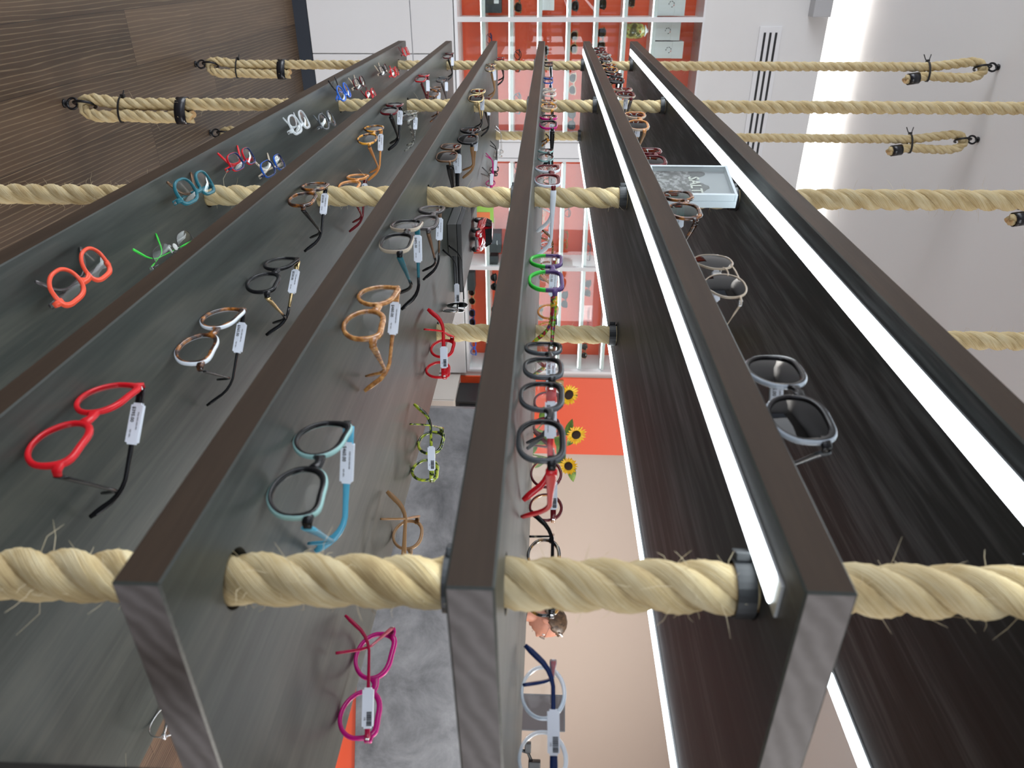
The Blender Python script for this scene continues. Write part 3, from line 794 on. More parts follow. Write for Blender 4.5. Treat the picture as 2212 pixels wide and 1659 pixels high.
# name, shelf, x, y, W, yaw, row, shape, front, outer, temple, lens, tag, phi, label, extras
E_ = [
 (EG, 1, -.954, .399, .142, 2.8, 'fold', 'wayf', F_orange, F_orange, F_gunm, CL, None, (88, 86), 'bright orange-red folded eyeglasses lying on the lowest shelf, nearest the camera', {}),
 (EG, 1, -1.174, .434, .149, -2.4, 'fold', 'rimless', F_gunm, F_gunm, F_lime, CL, None, (80, 74), 'rimless eyeglasses with green temples, folded on the lowest shelf', {'tip': F_lime}),
 (EG, 1, -1.344, .379, .152, -4.3, 'fold', 'sq', F_teal, F_teal, F_teal, CL, None, (88, 86), 'teal framed eyeglasses with brown temple tips, folded on the lowest shelf', {'tip': F_brownm}),
 (EG, 1, -1.578, .38, .140, -4, 'fold', 'rect', F_navy, F_red, F_red, CL, None, (88, 86), 'dark eyeglasses with red edges and temples, folded on the lowest shelf', {}),
 (EG, 1, -1.755, .436, .152, -2.5, 'fold', 'rect', F_navy, F_blue, F_champ, CL, None, (88, 86), 'navy blue eyeglasses with cream temples, folded on the lowest shelf beside the red-edged pair', {}),
 (EG, 1, -1.99, .383, .152, -1.7, 'fold', 'wayf', F_clear, F_clear, F_clear, CL, None, (88, 86), 'fully clear acetate eyeglasses, folded on the lowest shelf', {}),
 (EG, 1, -2.243, .424, .152, -3.7, 'fold', 'panto', F_grey, F_grey, F_grey, CL, None, (88, 86), 'slate grey eyeglasses, folded on the lowest shelf beside the clear pair', {}),
 (EG, 1, -2.435, .374, .138, -.5, 'fold', 'panto', F_blue, F_blue, F_blue, CL, None, (88, 86), 'bright blue eyeglasses with black tips, folded on the lowest shelf', {'tip': F_black, 'drop': 13}),
 (EG, 1, -2.678, .378, .152, -1, 'fold', 'rect', fb, F_maroon, F_champ, CL, None, (88, 86), 'black and pink eyeglasses, folded on the lowest shelf beyond the bright blue pair', {}),
 (EG, 1, -2.837, .44, .142, -1.6, 'fold', 'rect', F_red, F_red, F_maroon, CL, None, (88, 86), 'dark red eyeglasses folded on the lowest shelf, just above the third rope stub', {}),
 (EG, 1, -3.086, .386, .148, -.6, 'fold', 'rect', fb, F_gunm, F_champ, CL, None, (88, 86), 'small black eyeglasses folded on the lowest shelf, left of the last two red pairs', {}),
 (EG, 1, -3.300, .421, .148, -2, 'fold', 'rect', F_red, F_red, F_red, CL, None, (88, 86), 'coral red eyeglasses folded on the lowest shelf, second from its far end', {}),
 (EG, 1, -3.590, .372, .142, -2.7, 'fold', 'rect', F_red, F_red, F_maroon, CL, None, (88, 86), 'red eyeglasses folded at the far end of the lowest shelf', {}),
 (EG, 1, -1.40, .60, .145, 0, 'r', 'oval', F_lime, F_lime, F_lime, CL, None, (44, 48), 'green eyeglasses on the lowest shelf, only a temple tip showing past the shelf above', {}),
 (EG, 2, -.569, .383, .153, 0, 'f', 'cat', F_red, F_red, fb, CL, '$395.00', (40, 45), 'large glossy red cat-eye eyeglasses with black temples on the second shelf, nearest the camera', {}),
 (EG, 2, -.844, .426, .155, 3.3, 'f', 'cat', F_tort, F_white, fb, CL, '$365.00', (45, 52), 'dark cat-eye eyeglasses with white and blue edges beside the large red pair', {'th': .006, 'mb': 1}),
 (EG, 2, -1.085, .438, .157, 0, 'f', 'cat', fb, fb, M_gold, CL, '$530.00', (46, 48), 'black cat-eye eyeglasses with gold temples on the second shelf', {'tip': fb}),
 (EG, 2, -1.326, .377, .152, .8, 'f', 'sq', F_tort, F_tort, fb, CL, '$530.00', (44, 50), 'dark tortoise eyeglasses with black temples on the second shelf, in front of the second rope', {}),
 (EG, 2, -1.649, .44, .145, -.5, 'f', 'sq', F_amber, F_amber, F_maroon, CL, '$415.00', (40, 46), 'translucent orange eyeglasses on the second shelf, partly behind the second rope', {}),
 (EG, 2, -1.857, .378, .15, 6.3, 'f', 'panto', F_tortamb, F_tortamb, F_amber, CL, '$475.00', (38, 44), 'amber tortoise eyeglasses with orange temples on the second shelf', {}),
 (EG, 2, -2.144, .366, .15, 2.1, 'f', 'sq', fb, F_maroon, fb, CL, '$345.00', (40, 46), 'black eyeglasses with a red bridge and wide temples on the second shelf', {'th': .012}),
 (EG, 2, -2.40, .430, .148, 1.6, 'f', 'sq', F_gtort, F_gtort, F_gtort, CL, '$345.00', (44, 48), 'grey mottled eyeglasses on the second shelf beside the wide black temples', {}),
 (EG, 2, -2.736, .364, .148, 2.3, 'f', 'rect', F_maroon, F_red, F_maroon, CL, '$295.00', (42, 46), 'small maroon and red rectangular eyeglasses on the second shelf', {}),
 (EG, 2, -2.954, .441, .148, 5.5, 'f', 'panto', F_tort, F_tort, F_tort, CL, '$295.00', (42, 46), 'brown tortoise eyeglasses low on the second shelf behind the small maroon pair', {}),
 (EG, 2, -3.247, .437, .148, 0, 'f', 'rect', F_grey, F_gunm, F_gunm, CL, '$295.00', (42, 46), 'thin grey rectangular eyeglasses on the second shelf, second from its far end', {}),
 (EG, 2, -3.485, .371, .148, 2.7, 'f', 'rect', fb, F_maroon, fb, CL, '$295.00', (46, 50), 'black eyeglasses farthest along the second shelf, before the last rope', {}),
 (EG, 2, -.590, .79, .145, -6, 'r', 'wire', M_chrome, M_chrome, M_chrome, CL, None, (46, 50), 'silver wire eyeglasses at the rear of the second shelf, behind the cut shelf end', {'tip': fb}),
 (EG, 3, -.534, .402, .148, 2, 'f', 'cat', fb, F_mint, F_sky, CL, '$460.00', (22, 40), 'black and teal cat-eye eyeglasses with sky-blue temples, nearest on the third shelf', {'th': .011}),
 (EG, 3, -.813, .375, .155, 1.8, 'f', 'cat', F_honey, F_honey, F_honey, CL, '$480.00', (36, 44), 'large honey-brown cat-eye eyeglasses on the third shelf', {}),
 (EG, 3, -1.045, .358, .157, -1, 'f', 'sq', fb, F_champ, F_teal, CL, '$495.00', (14, 46), 'eyeglasses with pale gold rims and teal temples on the third shelf', {'tip': fb}),
 (EG, 3, -1.301, .41, .155, -1.6, 'f', 'sq', F_gunm, F_gunm, F_brownm, CL, '$795.00', (30, 42), 'gunmetal eyeglasses with brown temples on the third shelf', {'tip': fb, 'th': .007}),
 (SGs, 3, -1.644, .372, .148, 2.8, 'f', 'shield', F_brownm, F_brownm, fb, M_lensb, '$575.00', (26, 30), 'brown framed sunglasses with wide black temples on the third shelf, before the second rope', {'th': .016}),
 (SGs, 3, -2.043, .416, .148, 6.1, 'f', 'big', fb, fb, F_tan, M_lensd, '$495.00', (34, 44), 'black square sunglasses with tan temples on the third shelf', {'th': .010}),
 (SGs, 3, -2.378, .366, .148, 6.2, 'f', 'shield', M_gold, M_gold, M_gold, M_lensb, '$495.00', (34, 44), 'gold rimmed sunglasses with dark lenses on the third shelf', {'tip': fb, 'th': .006}),
 (EG, 3, -2.70, .44, .146, 5, 'f', 'rect', F_maroon, F_red, fb, CL, '$395.00', (42, 46), 'dark red eyeglasses behind the gold rimmed sunglasses on the third shelf', {}),
 (EG, 3, -3.048, .367, .148, 4.6, 'f', 'oval', F_btort, M_gold, F_tan, CL, '$395.00', (34, 42), 'gold and black mottled eyeglasses on the third shelf, second from its far end', {}),
 (EG, 3, -3.690, .412, .148, 3.6, 'f', 'rect', F_maroon, F_red, fb, CL, '$395.00', (44, 50), 'red and black eyeglasses at the far end of the third shelf', {'th': .011}),
 (EG, 3, -.591, .762, .158, 2.1, 'r', 'cat', F_mag, F_mag, F_crim, CL, 'bar', (48, 52), 'crimson-pink eyeglasses facing away at the near end of the third shelf', {'th': .006, 'tagpos': .012}),
 (EG, 3, -.845, .785, .145, 4, 'r', 'panto', F_tan, F_tan, F_tan, CL, None, (44, 48), 'tan acetate eyeglasses facing away on the third shelf, half behind the nearest rope', {'th': .010}),
 (EG, 3, -1.102, .787, .145, 6, 'r', 'cat', F_green, F_green, F_green, CL, 'bar', (44, 48), 'yellow-green and black mottled eyeglasses facing away on the third shelf', {}),
 (EG, 3, -1.318, .70, .140, 8, 'r', 'cat', F_red, F_red, F_red, CL, 'bar', (44, 50), 'bright red eyeglasses facing away on the third shelf, by the rear rope', {'th': .012}),
 (SGs, 3, -1.60, .712, .138, -14, 'r', 'pilot', M_chrome, M_chrome, fb, M_lensd, 'bar', (4, 8), 'silver pilot sunglasses with black lenses beside the toy car', {}),
 (EG, 3, -2.66, .752, .142, 2, 'r', 'wire', F_gunm, F_gunm, F_gunm, CL, 'bar', (44, 48), 'grey wire eyeglasses facing away at the rear of the third shelf', {'hi': False}),
 (EG, 3, -2.86, .760, .142, 2, 'r', 'oval', F_mag, F_mag, F_mag, CL, 'bar', (30, 36), 'magenta eyeglasses facing away at the rear of the third shelf', {'hi': False, 'th': .005}),
 (EG, 3, -3.10, .765, .142, 2, 'r', 'rect', fb, fb, fb, CL, 'bar', (30, 40), 'thin black eyeglasses facing away at the rear of the third shelf beyond the magenta pair', {'hi': False, 'th': .005}),
 (EG, 3, -3.42, .765, .142, 2, 'r', 'wire', M_chrome, M_chrome, M_chrome, CL, None, (30, 40), 'silver wire eyeglasses at the far rear of the third shelf, by the last rear rope', {'hi': False}),
 (EG, 4, -.626, .405, .150, 1.2, 'f', 'sq', fb, F_grey, F_red, CL, '$385.00', (16, 30), 'large black square eyeglasses with red temples, nearest on the eye-level shelf', {'th': .011}),
 (EG, 4, -.800, .430, .146, -10, 'f', 'sq', fb, F_grey, fb, CL, '$385.00', (30, 36), 'smaller black eyeglasses right behind the large black pair on the eye-level shelf', {}),
 (EG, 4, -1.028, .405, .150, 0, 'f', 'hex', F_purp, F_purp, F_multi, CL, '$615.00', (24, 2), 'green and purple two-tone eyeglasses with multicoloured temples on the eye-level shelf', {'mlow': F_lime}),
 (EG, 4, -1.456, .372, .148, 2.2, 'f', 'wayf', F_maroon, F_white, F_white, CL, '$425.00', (2, 2), 'red and white eyeglasses with long white temples on the eye-level shelf', {'th': .011}),
 (EG, 4, -1.774, .405, .146, -1.1, 'f', 'oval', fb, F_mint, F_mint, CL, None, (28, 34), 'black and mint eyeglasses just beyond the red and white pair on the eye-level shelf', {}),
 (EG, 4, -2.073, .385, .148, 3.3, 'f', 'sq', fb, F_mag, fb, CL, '$425.00', (10, 14), 'magenta and black eyeglasses with wide black temples on the eye-level shelf', {'th': .012}),
 (EG, 4, -2.295, .378, .148, 1.3, 'f', 'sq', F_tortamb, F_champ, F_tortamb, CL, None, (34, 40), 'yellow tortoise eyeglasses in front of the third rope on the eye-level shelf', {}),
 (EG, 4, -2.746, .41, .148, 2, 'f', 'sq', F_champ, F_clear, fb, CL, None, (40, 44), 'pale crystal eyeglasses on the eye-level shelf beyond the third rope', {}),
 (EG, 4, -3.04, .41, .148, 1.3, 'f', 'rect', F_navy, F_blue, F_navy, CL, '$295.00', (36, 42), 'small navy blue eyeglasses, second from the far end of the eye-level shelf', {}),
 (EG, 4, -3.36, .39, .148, .3, 'f', 'rect', fb, fb, fb, CL, '$295.00', (36, 42), 'small black eyeglasses nearest the last rope on the eye-level shelf', {}),
 (EG, 4, -.520, .725, .162, -2, 'r', 'round', F_ice, F_ice, F_navy, CL, 'bar', (44, 52), 'large round pale blue and navy eyeglasses facing away, near end of the eye-level shelf', {'tagpos': .03}),
 (EG, 4, -.760, .742, .148, 4, 'r', 'panto', F_btort, F_btort, fb, CL, 'bar', (38, 46), 'black and yellow tortoise eyeglasses facing away on the eye-level shelf', {}),
 (EG, 4, -.945, .735, .148, 6, 'r', 'round', F_amber, F_maroon, F_maroon, CL, 'bar', (34, 42), 'round amber and plum eyeglasses facing away on the eye-level shelf, behind the red temple', {}),
 (EG, 4, -1.190, .745, .148, 3.5, 'r', 'hex', F_red, F_maroon, F_maroon, CL, 'bar', (40, 46), 'angular dark red eyeglasses facing away beside the sunflowers', {}),
 (EG, 4, -1.590, .735, .142, 7, 'r', 'cat', F_amber, F_amber, F_amber, CL, 'bar', (40, 46), 'clear amber eyeglasses facing away behind the green and purple pair', {}),
 (EG, 4, -1.90, .735, .142, 2, 'r', 'wayf', F_zebra, F_zebra, F_zebra, CL, 'bar', (36, 44), 'brown striped eyeglasses facing away in the middle of the eye-level shelf', {'hi': False}),
 (EG, 4, -2.16, .735, .142, 2, 'r', 'oval', F_ice, F_ice, F_ice, CL, 'bar', (36, 44), 'pale blue translucent eyeglasses facing away behind the long white temple', {'hi': False}),
 (EG, 4, -2.80, .735, .142, 2, 'r', 'panto', F_btort, F_btort, F_btort, CL, None, (30, 40), 'dark tortoise eyeglasses facing away behind the magenta and black pair', {'hi': False}),
 (EG, 4, -3.10, .735, .142, 2, 'r', 'wire', fb, fb, fb, CL, None, (30, 40), 'thin black wire eyeglasses facing away at the far rear of the eye-level shelf', {'hi': False}),
 (SGs, 5, -.592, .352, .155, 1.6, 'f', 'big', fb, F_ice, F_grey, M_lensd, '$395.00', (38, 44), 'large black sunglasses with a pale brow line, nearest on the second shelf from the top', {'th': .010}),
 (SGs, 5, -.89, .352, .150, .7, 'f', 'pilot', F_champ, F_champ, F_champ, M_lensd, '$425.00', (36, 40), 'clear champagne sunglasses with dark round lenses on the upper shelf', {'th': .010}),
 (SGs, 5, -1.220, .358, .148, 2.2, 'f', 'big', F_tort, F_tort, F_tort, M_lensg, '$475.00', (38, 44), 'tortoise sunglasses with green lenses in front of the photo block', {}),
 (SGs, 5, -1.620, .372, .148, 1.8, 'f', 'big', F_maroon, F_maroon, F_maroon, M_lensb, '$415.00', (38, 44), 'glossy burgundy sunglasses on the upper shelf, just past the photo block', {}),
 (SGs, 5, -1.94, .357, .148, 7.3, 'f', 'big', F_amber, F_champ, F_tan, M_lensb, '$475.00', (38, 44), 'translucent brown sunglasses on the upper shelf, two along from the photo block', {}),
 (SGs, 5, -2.30, .345, .148, 2.2, 'f', 'big', F_maroon, F_champ, F_gunm, M_lensb, '$475.00', (38, 44), 'red-brown sunglasses with a white tag before the third rope on the upper shelf', {}),
 (SGs, 5, -2.647, .350, .148, 5, 'f', 'big', fb, fb, fb, M_lensd, None, (40, 46), 'glossy black sunglasses just beyond the third rope on the upper shelf', {'hi': False}),
 (SGs, 5, -2.90, .350, .148, 5, 'f', 'big', F_tortamb, fb, F_tortamb, M_lensd, '$475.00', (40, 46), 'black sunglasses with yellow inner rims on the upper shelf, by the last rope', {'hi': False}),
 (SGs, 5, -3.178, .345, .148, 5, 'f', 'big', F_gtort, F_gtort, F_gtort, M_lensb, None, (40, 46), 'grey-brown sunglasses, second from the far end of the upper shelf', {'hi': False}),
 (SGs, 5, -3.430, .346, .148, 5, 'f', 'wayf', F_maroon, fb, fb, M_lensb, None, (40, 46), 'dark plum sunglasses at the far end of the upper shelf', {'hi': False}),
]
for e in E_:
    nm, k, x, y, W, yaw, row, shp, mf, mo, mt, ml, tg, ph, lab, ex = e
    ex = dict(ex); hi = ex.pop('hi', x > -2.6)
    ex.pop('mb', None)
    eyewear(nm, lab, SG[k], nm, k, x, y, W, yaw, row, shp, mf, mo, mt, ml, tg, ph, hi=hi, **ex)
# ---------------------------------------------------------------- eyewear on the display shelves of the end wall
DG = 'eyewear in the glazed display cabinets'
WS = {z: z + .0052 for z in [1.022] + SHZ}
def dsp(nm, y, z, shp, mf, ml, lab, phi=(60, 64), mo=None, yaw=90):
    zf = 1.0272 if z == 1.022 else z + .0052
    eyewear(nm, lab, DG, nm, 1, -5.262, y, .142, yaw, 'f', shp, mf, mo or mf, mf, ml, None, phi, hi=False, raise_z=zf, th=.007)
dsp(SGs, .472, 1.736, 'wayf', F_tan, M_lensb, 'tan and black sunglasses in the cabinet, left of the tall wooden-brown pair')
dsp(SGs, .455, 1.909, 'big', F_tort, M_lensb, 'brown sunglasses high in the cabinet beside the patterned jar')
dsp(EG, .585, 1.373, 'panto', fb, CL, 'black rimmed clear eyeglasses in the cabinet behind the far rope')
dsp(SGs, .560, 1.553, 'sq', F_gtort, M_lensb, 'khaki sunglasses in the cabinet right above the far end of the eye-level shelf')
dsp(EG, .850, 1.373, 'panto', F_teal, CL, 'thin dark teal eyeglasses in the cabinet between the third and fourth front ropes')
dsp(SGs, .725, 1.736, 'cat', F_champ, M_lensd, 'pale framed cat-eye sunglasses in the cabinet')
dsp(SGs, .950, 1.736, 'big', fb, M_lensd, 'black sunglasses in the cabinet just left of the wide white joint')
dsp(EG, 1.70, 1.195, 'wire', M_gold, CL, 'gold wire eyeglasses in the right cabinet above the toy car')
dsp(EG, 1.800, 1.736, 'oval', F_tan, CL, 'small tan eyeglasses in the right cabinet beside the long white temple')
dsp(EG, 1.890, 1.909, 'oval', F_gunm, CL, 'thin grey eyeglasses in the right cabinet nearest the light strip')
dsp(EG, 1.640, 1.553, 'round', F_champ, CL, 'pale round eyeglasses in the right cabinet behind the white temple tips')
dsp(EG, 1.560, 1.736, 'panto', fb, CL, 'dark eyeglasses in the right cabinet below the second rope')
dsp(SGs, 2.180, 1.909, 'cat', F_tort, M_lensb, 'brown cat-eye sunglasses in the right cabinet above the acrylic name plate')
dsp(SGs, 2.275, 1.736, 'cat', fb, M_lensd, 'black cat-eye sunglasses in the right cabinet below the acrylic name plate')
dsp(SGs, 2.140, 1.195, 'wayf', fb, M_lensd, 'black sunglasses in the right cabinet beside the dark eye-level shelf edge')
dsp(SGs, 2.262, 1.022, 'round', F_tan, M_lensb, 'peach rimmed sunglasses at the bottom of the right cabinet above the pilot pair')
dsp(EG, 2.440, 1.022, 'sq', F_navy, MATS['brown_lens'], 'navy sunglasses with pinkish lenses at the bottom of the right cabinet')
dsp(SGs, 2.405, 1.195, 'panto', F_tort, M_lensb, 'brown sunglasses in the right cabinet, half behind the eye-level shelf')
dsp(SGs, 2.390, 1.553, 'cat', F_tan, M_lensd, 'peach and grey sunglasses in the right cabinet behind the multicoloured temples')
dsp(SGs, 2.715, 1.909, 'panto', F_tort, M_lensb, 'brown sunglasses in the right cabinet at its lower right corner by the rear rope')
dsp(EG, 2.705, 1.022, 'cat', F_blue, CL, 'bright blue cat-eye eyeglasses at the bottom right of the right cabinet')
dsp(SGs, .235, 1.373, 'cat', F_tort, M_lensb, 'brown cat-eye sunglasses at the edge of the photo, left of the first upright')
dsp(SGs, .225, 1.736, 'sq', F_gunm, M_lensb, 'grey sunglasses at the edge of the photo beside the white box')
dsp(SGs, .215, 1.909, 'sq', fb, M_lensd, 'black sunglasses at the edge of the photo, left of the upright')
dsp(SGs, .205, 2.088, 'sq', F_tort, M_lensb, 'small brown sunglasses topmost at the edge of the photo')
dsp(EG, .490, 1.195, 'rect', F_navy, CL, 'thin dark eyeglasses low in the cabinet beside the far end of the third shelf')
dsp(EG, 1.300, 1.373, 'wayf', fb, CL, 'black eyeglasses at the left end of the right cabinet')
def dbox(y0, y1, z0, h, mt, lab, d=.11, x0=-5.26, cat='box', name='carton'):
    r = empty(name, (x0, (y0 + y1) / 2, z0 + .0053)); tag(r, lab, cat, 'boxes in the glazed display cabinets')
    hh = (y1 - y0) / 2; bm = bmesh.new(); box(bm, -d / 2, d / 2, -hh, hh, 0, h * .62, bev=.0012); obj('box_base', bm, mt, r)
    bm = bmesh.new(); box(bm, -d / 2 - .001, d / 2 + .001, -hh - .001, hh + .001, h * .62, h, bev=.0012); obj('lid', bm, mt, r)
    return r
M_char = P('charcoal_card', (.03, .035, .04), .5)
r = dbox(1.74, 1.885, 1.195, .085, M_char, 'charcoal box with a pale mark in the right cabinet above the toy car')
bm = bmesh.new(); tube(bm, [(.0575, .012, .058), (.0575, .004, .056), (.0575, -.012, .055), (.0575, -.02, .058)], .0022); obj('emblem', bm, M_white, r)
dbox(1.915, 1.985 - .014, 1.195, .06, M_char, 'small charcoal box beside the upright in the right cabinet')
dbox(2.045, 2.19, 1.022, .055, M_char, 'charcoal box with an orange side at the bottom of the right cabinet')
r = dbox(.155, .300, 1.195, .10, M_char, 'charcoal box with a white mark at the left edge of the photo')
bm = bmesh.new(); box(bm, .0565, .0575, .0, .02, .055, .085, bev=.0004); obj('emblem', bm, M_white, r)
r = dbox(.18, .285, 1.553, .075, M_white, 'white box standing on the cabinet shelf at the left edge of the photo')
def petals(bm, M, rr):
    for q in range(6):
        a = R(q * 50 + 15); c = Vector((math.cos(a) * rr, math.sin(a) * rr, 0))
        box(bm, -.0018, .0018, -.0045, .0045, -.0003, .0003, mi=1 if q == 1 else 0, M=M @ Matrix.Translation(c) @ Matrix.Rotation(a, 4, 'Z'))
for (y0, y1, z0, h, lab, d) in ((.345, .455, 2.272, .155, 'large white box with printed petals high in the cabinet, left one beside the upright', .12),
                                (.462, .560, 2.272, .185, 'white box with a printed petal ring high in the cabinet, right of the larger one', .12),
                                (.185, .315, 2.272, .17, 'white box with printed petals at the top left of the cabinets, left of the upright', .12)):
    r = dbox(y0, y1, z0, h, M_white, lab, d)
    bm = bmesh.new(); petals(bm, Matrix.Translation((d / 2 + .0014, .0, h * .5)) @ Matrix.Rotation(R(90), 4, 'Z') @ Matrix.Rotation(R(90), 4, 'X'), .016); obj('petal_print', bm, [M_ink, P('print_red', (.7, .1, .06), .5)], r)
# patterned jar
r = empty('jar', (-5.255, .405, 2.0933)); tag(r, 'yellow-green patterned ceramic jar high in the display cabinet', 'jar')
bm = bmesh.new(); prof = [(0, .001), (.030, .001), (.042, .010), (.048, .04), (.047, .08), (.040, .105), (.030, .115), (.031, .120)]
def lathe(bm, prof, seg=28, mi=0, M=None):
    rings = [[bm.verts.new(((M or Matrix()) @ Vector((rr * math.cos(2 * math.pi * k / seg), rr * math.sin(2 * math.pi * k / seg), z)))) for k in range(seg)] for rr, z in prof if rr > 0]
    for a, b_ in zip(rings, rings[1:]):
        for k in range(seg): bm.faces.new((a[k], a[(k + 1) % seg], b_[(k + 1) % seg], b_[k])).material_index = mi
    bm.faces.new(list(reversed(rings[0]))).material_index = mi; bm.faces.new(rings[-1]).material_index = mi
lathe(bm, prof); obj('jar_body', bm, ramp_mat('jar_glaze', [(.4, (.10, .09, .03)), (.5, (.32, .28, .06)), (.6, (.55, .55, .16)), (.68, (.45, .08, .03))], 30), r, True)
bm = bmesh.new(); lathe(bm, [(.033, .1205), (.034, .126), (.012, .136), (.010, .145)]); obj('lid', bm, M_white, r, True)
# acrylic name plate with the shop lettering
r = empty('name_plate', (-5.215, 2.405, 1.9143)); tag(r, 'clear acrylic name plate with thin dark lettering in the right cabinet', 'sign')
bm = bmesh.new(); box(bm, -.003, .003, -.105, .105, .0, .075, bev=.0008); box(bm, -.02, .02, -.105, .105, 0, .003); obj('plate', bm, glassy('acrylic', (.96, .9, .88), .06), r)
bm = bmesh.new(); add_text(bm, 'THIERRY LASRY', .026, Matrix.Translation((.0034, .0, .038)) @ Matrix.Rotation(R(90), 4, 'Z') @ Matrix.Rotation(R(90), 4, 'X'), ext=.0002); obj('lettering', bm, P('sign_ink', (.10, .03, .02), .5), r)

# ---------------------------------------------------------------- photo block on the upper shelf
r = empty('photo_block', (-1.381, .366, shelf_z(5, -1.381, .366) + .0004), R(12.7)); r.scale = (.93, .93, .85); tag(r, 'white-edged acrylic photo block with a grey mountain picture lettered SALT', 'photo frame')
M_acr = P('frosted_acrylic', (.70, .80, .84), .22, coat=.5)
bm = bmesh.new(); box(bm, -.0615, .0615, .0, .014, 0, .173, bev=.0012); obj('back_plate', bm, M_acr, r)
bm = bmesh.new(); box(bm, -.0615, .0615, -.0145, -.0005, 0, .006, bev=.0008); box(bm, -.0615, .0615, -.0145, -.0005, .167, .173, bev=.0008)
box(bm, -.0615, -.0555, -.0145, -.0005, .006, .167, bev=.0008); box(bm, .0555, .0615, -.0145, -.0005, .006, .167, bev=.0008); obj('frame_rim', bm, M_acr, r)
bm = bmesh.new(); box(bm, -.0555, .0555, -.0030, -.0006, .006, .167); pic = obj('picture', bm, P('picture_sky', (.42, .42, .45), .35), r)
bm = bmesh.new(); rd_ = random.Random(3); xs = [-.0554 + i * .1108 / 22 for i in range(23)]
hs = [.112 + .012 * math.sin(i * .55 + .6) + rd_.uniform(-.0025, .0025) for i in range(23)]
lo_ = [bm.verts.new((x, -.0034, .006)) for x in xs]; up_ = [bm.verts.new((x, -.0034, h)) for x, h in zip(xs, hs)]
for i in range(22): bm.faces.new((lo_[i], lo_[i + 1], up_[i + 1], up_[i]))
obj('mountain_print', bm, ramp_mat('mountain_print', [(.35, (.03, .028, .03)), (.6, (.09, .085, .09))], 30, rough=.4, detail=5), pic)
bm = bmesh.new(); lo_ = [bm.verts.new((x, -.0038, .006)) for x in xs]; up_ = [bm.verts.new((x, -.0038, .088 + rd_.uniform(-.003, .003))) for x in xs]
for i in range(22): bm.faces.new((lo_[i], lo_[i + 1], up_[i + 1], up_[i]))
obj('scree_print', bm, ramp_mat('scree_print', [(.42, (.015, .012, .012)), (.5, (.10, .085, .09)), (.6, (.35, .33, .34))], 110, rough=.4, detail=6), pic)
bm = bmesh.new(); add_text(bm, 'SALT', .033, Matrix.Translation((.002, -.0042, .094)) @ Matrix.Rotation(R(90), 4, 'X'), True, ext=.0002, sx=.92); obj('lettering', bm, P('print_cream', (.75, .73, .66), .5), pic)
bm = bmesh.new(); box(bm, -.0550, .0550, -.0135, -.0125, .0065, .1665); obj('cover', bm, M_pane, r)

# ---------------------------------------------------------------- boxes, case and toy car on the third shelf
zs3 = shelf_z(3, -1.9, .65)
r = empty('spectacle_case', (-1.99, .70, zs3 + .0004)); tag(r, 'long flat black case under the red toy car', 'case')
bm = bmesh.new(); box(bm, -.23, .20, -.058, .058, 0, .012, bev=.003); obj('case_base', bm, M_char, r)
bm = bmesh.new(); box(bm, -.231, .201, -.059, .059, .0125, .025, bev=.004); obj('lid', bm, M_black, r)
r = empty('black_box', (-1.83, .590, zs3 + .0004)); tag(r, 'black gift box with a grey side in front of the toy car', 'box')
bm = bmesh.new(); box(bm, -.12, .12, -.040, .040, 0, .022, bev=.002); obj('box_base', bm, P('slate_card', (.06, .062, .06), .5), r)
bm = bmesh.new(); box(bm, -.121, .121, -.041, .041, .0225, .034, bev=.002); obj('lid', bm, P('slate_card2', (.045, .048, .05), .5), r)

zc_ = zs3 + .0256
r = empty('toy_car', (-2.085, .700, zc_)); tag(r, 'glossy red toy car with white bonnet stripes, on a flat black case', 'toy car')
M_carred = P('car_paint_red', (.42, .006, .012), .12, coat=1.0); M_glass = P('car_window', (.012, .014, .016), .05, coat=1.0); M_tyre = P('tyre', (.012, .012, .012), .6)
# cross-sections along the car: x, half-width, sill z, belt z, roof half-width, roof z
CS = [(-.078, .024, .018, .026, .020, .028), (-.076, .028, .012, .032, .024, .038), (-.068, .031, .010, .034, .0235, .050), (-.050, .032, .010, .035, .0235, .0545), (-.020, .0325, .010, .035, .024, .056), (.002, .0325, .010, .0345, .024, .0545),
      (.016, .0325, .010, .034, .0245, .0460), (.032, .0320, .010, .0335, .027, .0350), (.050, .0315, .010, .0315, .026, .0330), (.066, .0300, .010, .0285, .023, .0295), (.075, .0260, .011, .0245, .018, .0255), (.078, .022, .013, .022, .016, .0225)]
secs = []
for x, hw, z0, zb, rw, zr in CS:
    secs.append([(x, -hw * .9, z0), (x, -hw, z0 + .006), (x, -hw, (z0 + zb) / 2), (x, -hw * .97, zb), (x, -(hw * .4 + rw * .6), (zb + zr) / 2 + .001), (x, -rw, zr - .0015), (x, -rw * .7, zr), (x, 0, zr + .0008),
                 (x, rw * .7, zr), (x, rw, zr - .0015), (x, (hw * .4 + rw * .6), (zb + zr) / 2 + .001), (x, hw * .97, zb), (x, hw, (z0 + zb) / 2), (x, hw, z0 + .006), (x, hw * .9, z0)])
bm = bmesh.new(); sweep(bm, [[Vector(p) for p in s_] for s_ in secs]); body = obj('car_body', bm, M_carred, r, True)
md = body.modifiers.new('s', 'SUBSURF'); md.levels = 1; md.render_levels = 1
bm = bmesh.new()   # windscreen, side and rear glass set just proud of the shell
def quad(bm, pts, mi=0):
    f = bm.faces.new([bm.verts.new(Vector(p)) for p in pts]); f.material_index = mi
def slabq(bm, pts, t):
    p = [Vector(q) for q in pts]; n = (p[1] - p[0]).cross(p[2] - p[0]).normalized() * t
    a = [bm.verts.new(q) for q in p]; b_ = [bm.verts.new(q + n) for q in p]; bm.faces.new(list(reversed(a))); bm.faces.new(b_); k_ = len(p)
    for i in range(k_): j = (i + 1) % k_; bm.faces.new((a[i], a[j], b_[j], b_[i]))
